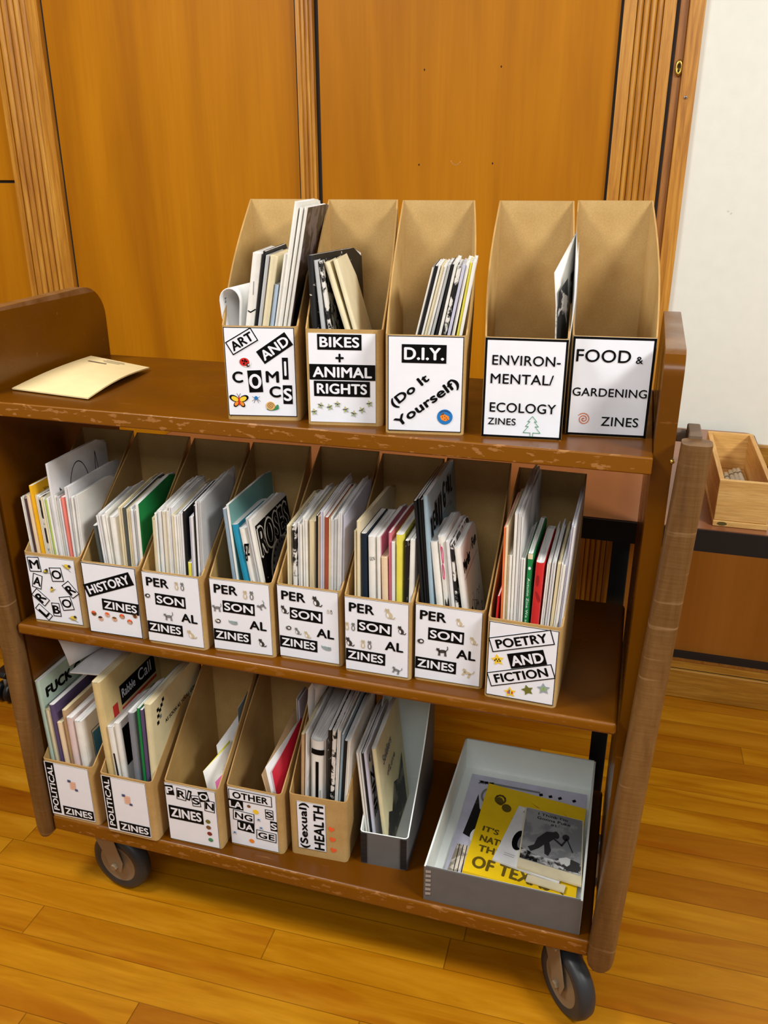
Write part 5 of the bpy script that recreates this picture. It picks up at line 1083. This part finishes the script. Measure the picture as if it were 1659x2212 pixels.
for k, (xx, zz, lb) in enumerate(((-0.2470, .432, 'thin grey zine, left of two'), (-0.2432, .428, 'thin lilac zine, right of two'))):
    F = zine_geo(Vector((xx, .158, zb)), Vector((0.004, 0, 1)).normalized(), Vector((-0.013, 1, 0)).normalized(), Vector((1, 0.013, -0.004)).normalized(), zz - zb, 0.003, 0.060, (0.0, 0.0))
    tag(zine_mesh('zine', F, zz - zb, 0.0022, 0.050, pm('lilac' if k else 'grey'), pages_mat(), 'S', 0.012), lb + ' at the back of the OTHER LANGUAGES box', 'zine', 'zines in the OTHER LANGUAGES box')
# ---- curled white sheets lying over the first political box
o = strip_sheet('sheet', [(-0.672, .060, .5580), (-0.660, .060, .5330), (-0.652, .060, .5080), (-0.6475, .060, .4880)], 0.15, pm('paper'), 'white curled sheet sticking up under the middle shelf in the leftmost POLITICAL ZINES box', 'sheet', dv=(0.25, 1, 0))
F = zine_geo(Vector((-0.6460, .056, .4760)), Vector((1, 0, 0.10)).normalized(), Vector((0.12, 1, 0.10)).normalized(), Vector((-0.08, -0.1, 1)).normalized(), 0.072, 0.004, 0.15, (0.006, 0.0))
o = zine_mesh('zine', F, 0.072, 0.0035, 0.15, pm('paper'), pages_mat(), 'S', 0.004); tag(o, 'white folded paper lying across the tops in the leftmost POLITICAL ZINES box', 'zine', 'zines in the leftmost POLITICAL ZINES box')
o = strip_sheet('sheet', [(-0.1985, .100, .425), (-0.2000, .100, .470), (-0.1975, .100, .500), (-0.1900, .100, .512), (-0.1845, .100, .498), (-0.1870, .100, .465)], 0.11, pm('paper'), 'white sheet looped over the left end of the (Sexual) HEALTH box', 'sheet', dv=(0, 1, 0))

# ================================================================== archive boxes
ga = thing('document_box', 'tall grey document box with a white lining, holding leaning magazines', 'box', (-0.0935, 0.0555, ZB), math.radians(3.0))
mb = MB(); file_body(mb, 0.086, 0.245, 0.295, 0.070, 0.0022, GREYBOARD, LINER, 0.001, 0.004); mb.build('body', ga)
for x in (0.002, 0.073):
    mb = MB(); mb.box((x, -0.0012, 0.003), (x + 0.011, -0.0002, 0.068), STRIP)
    for i in range(6):
        z = 0.010 + i * 0.0105; mb.add([(x + 0.002, -0.002, z), (x + 0.009, -0.002, z + 0.003), (x + 0.009, -0.0012, z + 0.006), (x + 0.002, -0.0012, z + 0.005)], [(0, 1, 2, 3)], BLACKMETAL)
    mb.build('corner_strip', ga)['label'] = 'dark stitched corner strip'
def M_en(mb, F, h, t, D):
    s = right_face(mb, F, t); s.text('ZINE', .022, h - .095, .10, .020, BLACKINK, -math.pi / 2, 0.0005, 0.03); s.ell(.020, h - .030, .008, .016, printed('ink_sketch', INK, WHITE), 0, 0.0004)
def M_sold(mb, F, h, t, D):
    s = right_face(mb, F, t); s.text('Soldiers', .062, h - .045, .062, .020, MID, 0.1, 0.0005, 0.012); s.text('of', .055, h - .085, .016, .014, MID, 0.1, 0.0005, 0.012); s.text('Love', .085, h - .085, .040, .014, MID, 0.1, 0.0005, 0.006)
    ph = printed('dark_photo2', (24, 22, 20), (112, 104, 92), 26, 0.56); s.poly([(.004, .03), (.03, .075), (.05, .06), (.08, .10), (.11, .085), (.15, .115), (.15, .004), (.004, .004)], ph, 0.0004)
mg = [(-0.0845, -0.1040, .2150, .0042, 'white', None, 'white magazine leaning left in the grey document box'), (-0.0798, -0.0990, .2160, .0036, 'paper', None, 'second white magazine leaning left in the grey document box'),
      (-0.0758, -0.0945, .2160, .0030, 'black', None, 'thin black magazine in the grey document box'), (-0.0712, -0.0905, .2170, .0044, 'lilac', M_en, 'lilac magazine with heavy black letters in the grey document box'),
      (-0.0500, -0.0745, .2300, .0080, 'ivory', M_sold, 'ivory magazine with grey gothic lettering over a dark photograph in the document box')]
for (xb, xt, h, t, colr, mk, lb) in mg:
    a = math.radians(3.0); Dv = Vector((-math.sin(a), math.cos(a), 0)); Up = Vector((xt - xb, 0, h)).normalized(); Nn = Dv.cross(Up).normalized()
    F = zine_geo(Vector((xb, .078, ZB + .003)), Up, Dv, Nn, h, t, 0.17, (-0.001, 0))
    tag(zine_mesh('zine', F, h, t, 0.17, pm(colr), pages_mat(), 'S', 0.006, mk), lb, 'zine', 'zines in the grey document box')

fb = thing('shallow_box', 'shallow grey box with a white lining holding a yellow zine, right end of bottom shelf', 'box', (0.0340, 0.0085, ZB), math.radians(0.2))
W_, D_, H_, T_ = 0.2570, 0.3550, 0.072, 0.0028
for nm_, a, c in (('base', (0, 0, 0), (W_, D_, T_)), ('front', (0, 0, T_), (W_, T_, H_)), ('back', (0, D_ - T_, T_), (W_, D_, H_)), ('side', (0, T_, T_), (T_, D_ - T_, H_)), ('side', (W_ - T_, T_, T_), (W_, D_ - T_, H_))):
    mb = MB(); mb.box(a, c, GREYBOARD)
    k = 0.0003; e = 0.0008
    if nm_ == 'base': mb.box((T_, T_, T_), (W_ - T_, D_ - T_, T_ + k), LINER)
    if nm_ == 'front': mb.box((T_, T_, T_), (W_ - T_, T_ + k, H_), LINER)
    if nm_ == 'back': mb.box((T_, D_ - T_ - k, T_), (W_ - T_, D_ - T_, H_), LINER); mb.box((0, D_ - T_, H_), (W_, D_, H_ + k), LINER)
    if nm_ == 'side' and a[0] == 0: mb.box((T_, T_, T_), (T_ + k, D_ - T_, H_), LINER); mb.box((0, 0, H_), (T_, D_, H_ + k), LINER)
    if nm_ == 'side' and a[0] > 0: mb.box((W_ - T_ - k, T_, T_), (W_ - T_, D_ - T_, H_), LINER); mb.box((W_ - T_, 0, H_), (W_, D_, H_ + k), LINER); mb.box((W_, 0.0005, 0.001), (W_ + k, D_, H_), LINER)
    mb.build(nm_, fb)
mb = MB()
for i in range(6): mb.add([(0.003, -0.0012, 0.012 + i * 0.0095), (0.012, -0.0012, 0.014 + i * 0.0095), (0.012, -0.0003, 0.018 + i * 0.0095), (0.003, -0.0003, 0.017 + i * 0.0095)], [(0, 1, 2, 3)], plain('silver_stitch', (176, 180, 182), 0.35, 0.6))
mb.build('corner_strip', fb)
# contents of the shallow box
def m_under(s):
    s.rect(.36, .93, .5, .020, MID, 0, .0004)
    for i, x in enumerate((.1, .14, .19, .62, .70, .78, .90)): s.rect(x, .93 - .02 * (i > 2), .03, .025, BLACKINK, 0.1 * i, .0005)
    s.text('ZINE', .14, .925, .14, .03, BLACKINK, 0, .0006, 0.0); s.text('O', .19, .80, .14, .16, MID, 0, .0006, -0.01)
    s.poly([(.06, .40), (.10, .80), (.14, .66), (.22, .60), (.24, .45), (.17, .36)], printed('ink_hair', INK, (86, 86, 86), 40, 0.6), .0004); s.ell(.17, .40, .05, .07, LABELP, 0, .0006); s.ring(.17, .38, .02, .016, .006, BLACKINK, .0008, 10)
    s.poly([(.04, .30), (.22, .30), (.22, .02), (.16, .02), (.13, .16), (.09, .02), (.02, .02)], printed('ink_figure', (150, 140, 124), (222, 212, 196), 30), .0004)
    for x in (.06, .09, .12, .15, .18, .2): s.line([(x, .30), (x + .01, .04)], .006, BLACKINK, .0005)
quad_paper('zine', [(.0555, .055, ZB + .0065), (.2840, .052, ZB + .0065), (.2800, .338, ZB + .0065), (.0540, .336, ZB + .0065)], pm('lilac'), 'white zine with an ink drawn figure, underneath the yellow zine in the shallow box', 'zine', 'zines in the shallow box', 0.005, 0, m_under)
DY = plain('mustard_ink', (98, 80, 10), 0.6); TC = plain('flame_ink', (186, 128, 16), 0.6)
def m_yellow(s):
    s.text("IT'S", .15, .47, .16, .060, DY, -.06, .0004, .025); s.text('NATURE', .25, .36, .36, .070, DY, -.04, .0004, .025); s.text('THE', .19, .26, .22, .070, DY, 0, .0004, .025); s.text('OF TEXAS', .42, .10, .72, .120, DY, -.05, .0005, .022); s.text("'S", .86, .04, .08, .09, DY, 0, .0005, 0)
    s.ell(.16, .82, .035, .05, DY, .5, .0004); s.ell(.24, .76, .05, .045, DY, -.5, .0004); s.ring(.16, .84, .05, .05, .02, DY, .0005, 10)
    for (x0, y0, x1, y1) in ((.3, .55, .45, .62), (.3, .66, .42, .70), (.5, .84, .62, .80), (.46, .9, .56, .86), (.7, .88, .78, .80), (.76, .9, .84, .84), (.35, .46, .46, .52), (.45, .78, .5, .84)): s.poly([(x0, y0), (x1, y1), ((x0 + x1) / 2 + .02, (y0 + y1) / 2 - .02)], TC, .0004)
quad_paper('zine', [(.0870, .0725, ZB + .0135), (.2800, .0600, ZB + .0135), (.2815, .288, ZB + .0135), (.0920, .308, ZB + .0135)], paper('paper_bright_yellow', (240, 200, 16), 0.06), "bright yellow zine hand lettered about Texas in the shallow box", 'zine', 'zines in the shallow box', 0.006, 0, m_yellow)
def m_back(s): s.ell(.24, .42, .10, .17, BLACKINK, .1, .0004); s.ell(.29, .42, .06, .12, MID, 0, .0005); s.rect(.2, .16, .16, .006, MID, 0, .0004); s.rect(.2, .13, .16, .006, MID, 0, .0004); s.text('A', .12, .92, .03, .05, MID, 0, .0004, -.01)
quad_paper('zine', [(.1330, .1086, ZB + .0195), (.2500, .0850, ZB + .0195), (.2720, .2400, ZB + .0195), (.1585, .2553, ZB + .0195)], pm('paper'), 'white zine with a black oval, half under the picture zine in the shallow box', 'zine', 'zines in the shallow box', 0.004, 0, m_back)
def m_bw(s):
    s.rect(.5, .56, .96, .86, printed('grey_sky', (128, 130, 134), (156, 158, 160), 20), 0, .0004); s.poly([(.02, .14), (.02, .30), (.35, .24), (.7, .26), (.98, .22), (.98, .13)], printed('rubble', INK, (200, 200, 200), 60, .5, width=.08), .0006)
    dk = plain('dark_figure', (48, 48, 50), .5); s.text("I Think I'm", .48, .93, .50, .045, BLACKINK, 0, .0007, .01); s.text('Gonna Puke', .50, .86, .56, .045, BLACKINK, 0, .0007, .01); s.text('#1', .50, .79, .09, .04, BLACKINK, 0, .0007, .01)
    s.poly([(.12, .34), (.22, .40), (.26, .52), (.40, .66), (.52, .68), (.56, .60), (.46, .50), (.50, .38), (.46, .28), (.40, .30), (.38, .44), (.30, .36), (.18, .28)], dk, .0007); s.ell(.56, .64, .05, .06, dk, .5, .0008)
    s.line([(.52, .58), (.66, .50), (.74, .62)], .03, dk, .0008); s.ell(.72, .64, .06, .05, dk, .4, .0008); s.line([(.74, .62), (.84, .44)], .02, dk, .0008); s.poly([(.5, .24), (.75, .34), (.98, .30), (.98, .16), (.7, .14)], printed('rubble2', (60, 60, 60), (220, 220, 220), 50, .5), .0008)
quad_paper('zine', [(.1770, .0990, ZB + .0250), (.2870, .0860, ZB + .0250), (.2795, .2425, ZB + .0250), (.1720, .2500, ZB + .0250)], pm('cream'), "black and white picture zine on top of the pile in the shallow box", 'zine', 'zines in the shallow box', 0.004, 0, m_bw)
quad_paper('zine', [(.1950, .0760, ZB + .0205), (.2600, .0690, ZB + .0205), (.2620, .0840, ZB + .0205), (.1970, .0900, ZB + .0205)], pm('cream'), 'edge of a cream zine peeping out below the picture zine in the shallow box', 'zine', 'zines in the shallow box', 0.003, 0)

# ---- envelope on the top shelf
def m_env(s):
    for i, (y, w_) in enumerate(((.955, .30), (.925, .36), (.895, .26))): s.rect(.48, y, w_, .010, plain('grey_print', (150, 134, 110), .7), 0, .0004)
    s.rect(.30, .84, .30, .028, plain('dark_grey_bar', (104, 92, 70), .7), 0, .0003)
quad_paper('envelope', [(-0.6800, .0700, ZT + .003), (-0.5239, .0490, ZT + .003), (-0.5460, .2640, ZT + .005), (-0.6790, .2850, ZT + .014)], paper('manila', (236, 214, 160), 0.05), 'cream envelope lying on the left end of the top shelf', 'envelope', None, 0.0022, 0.006, m_env)
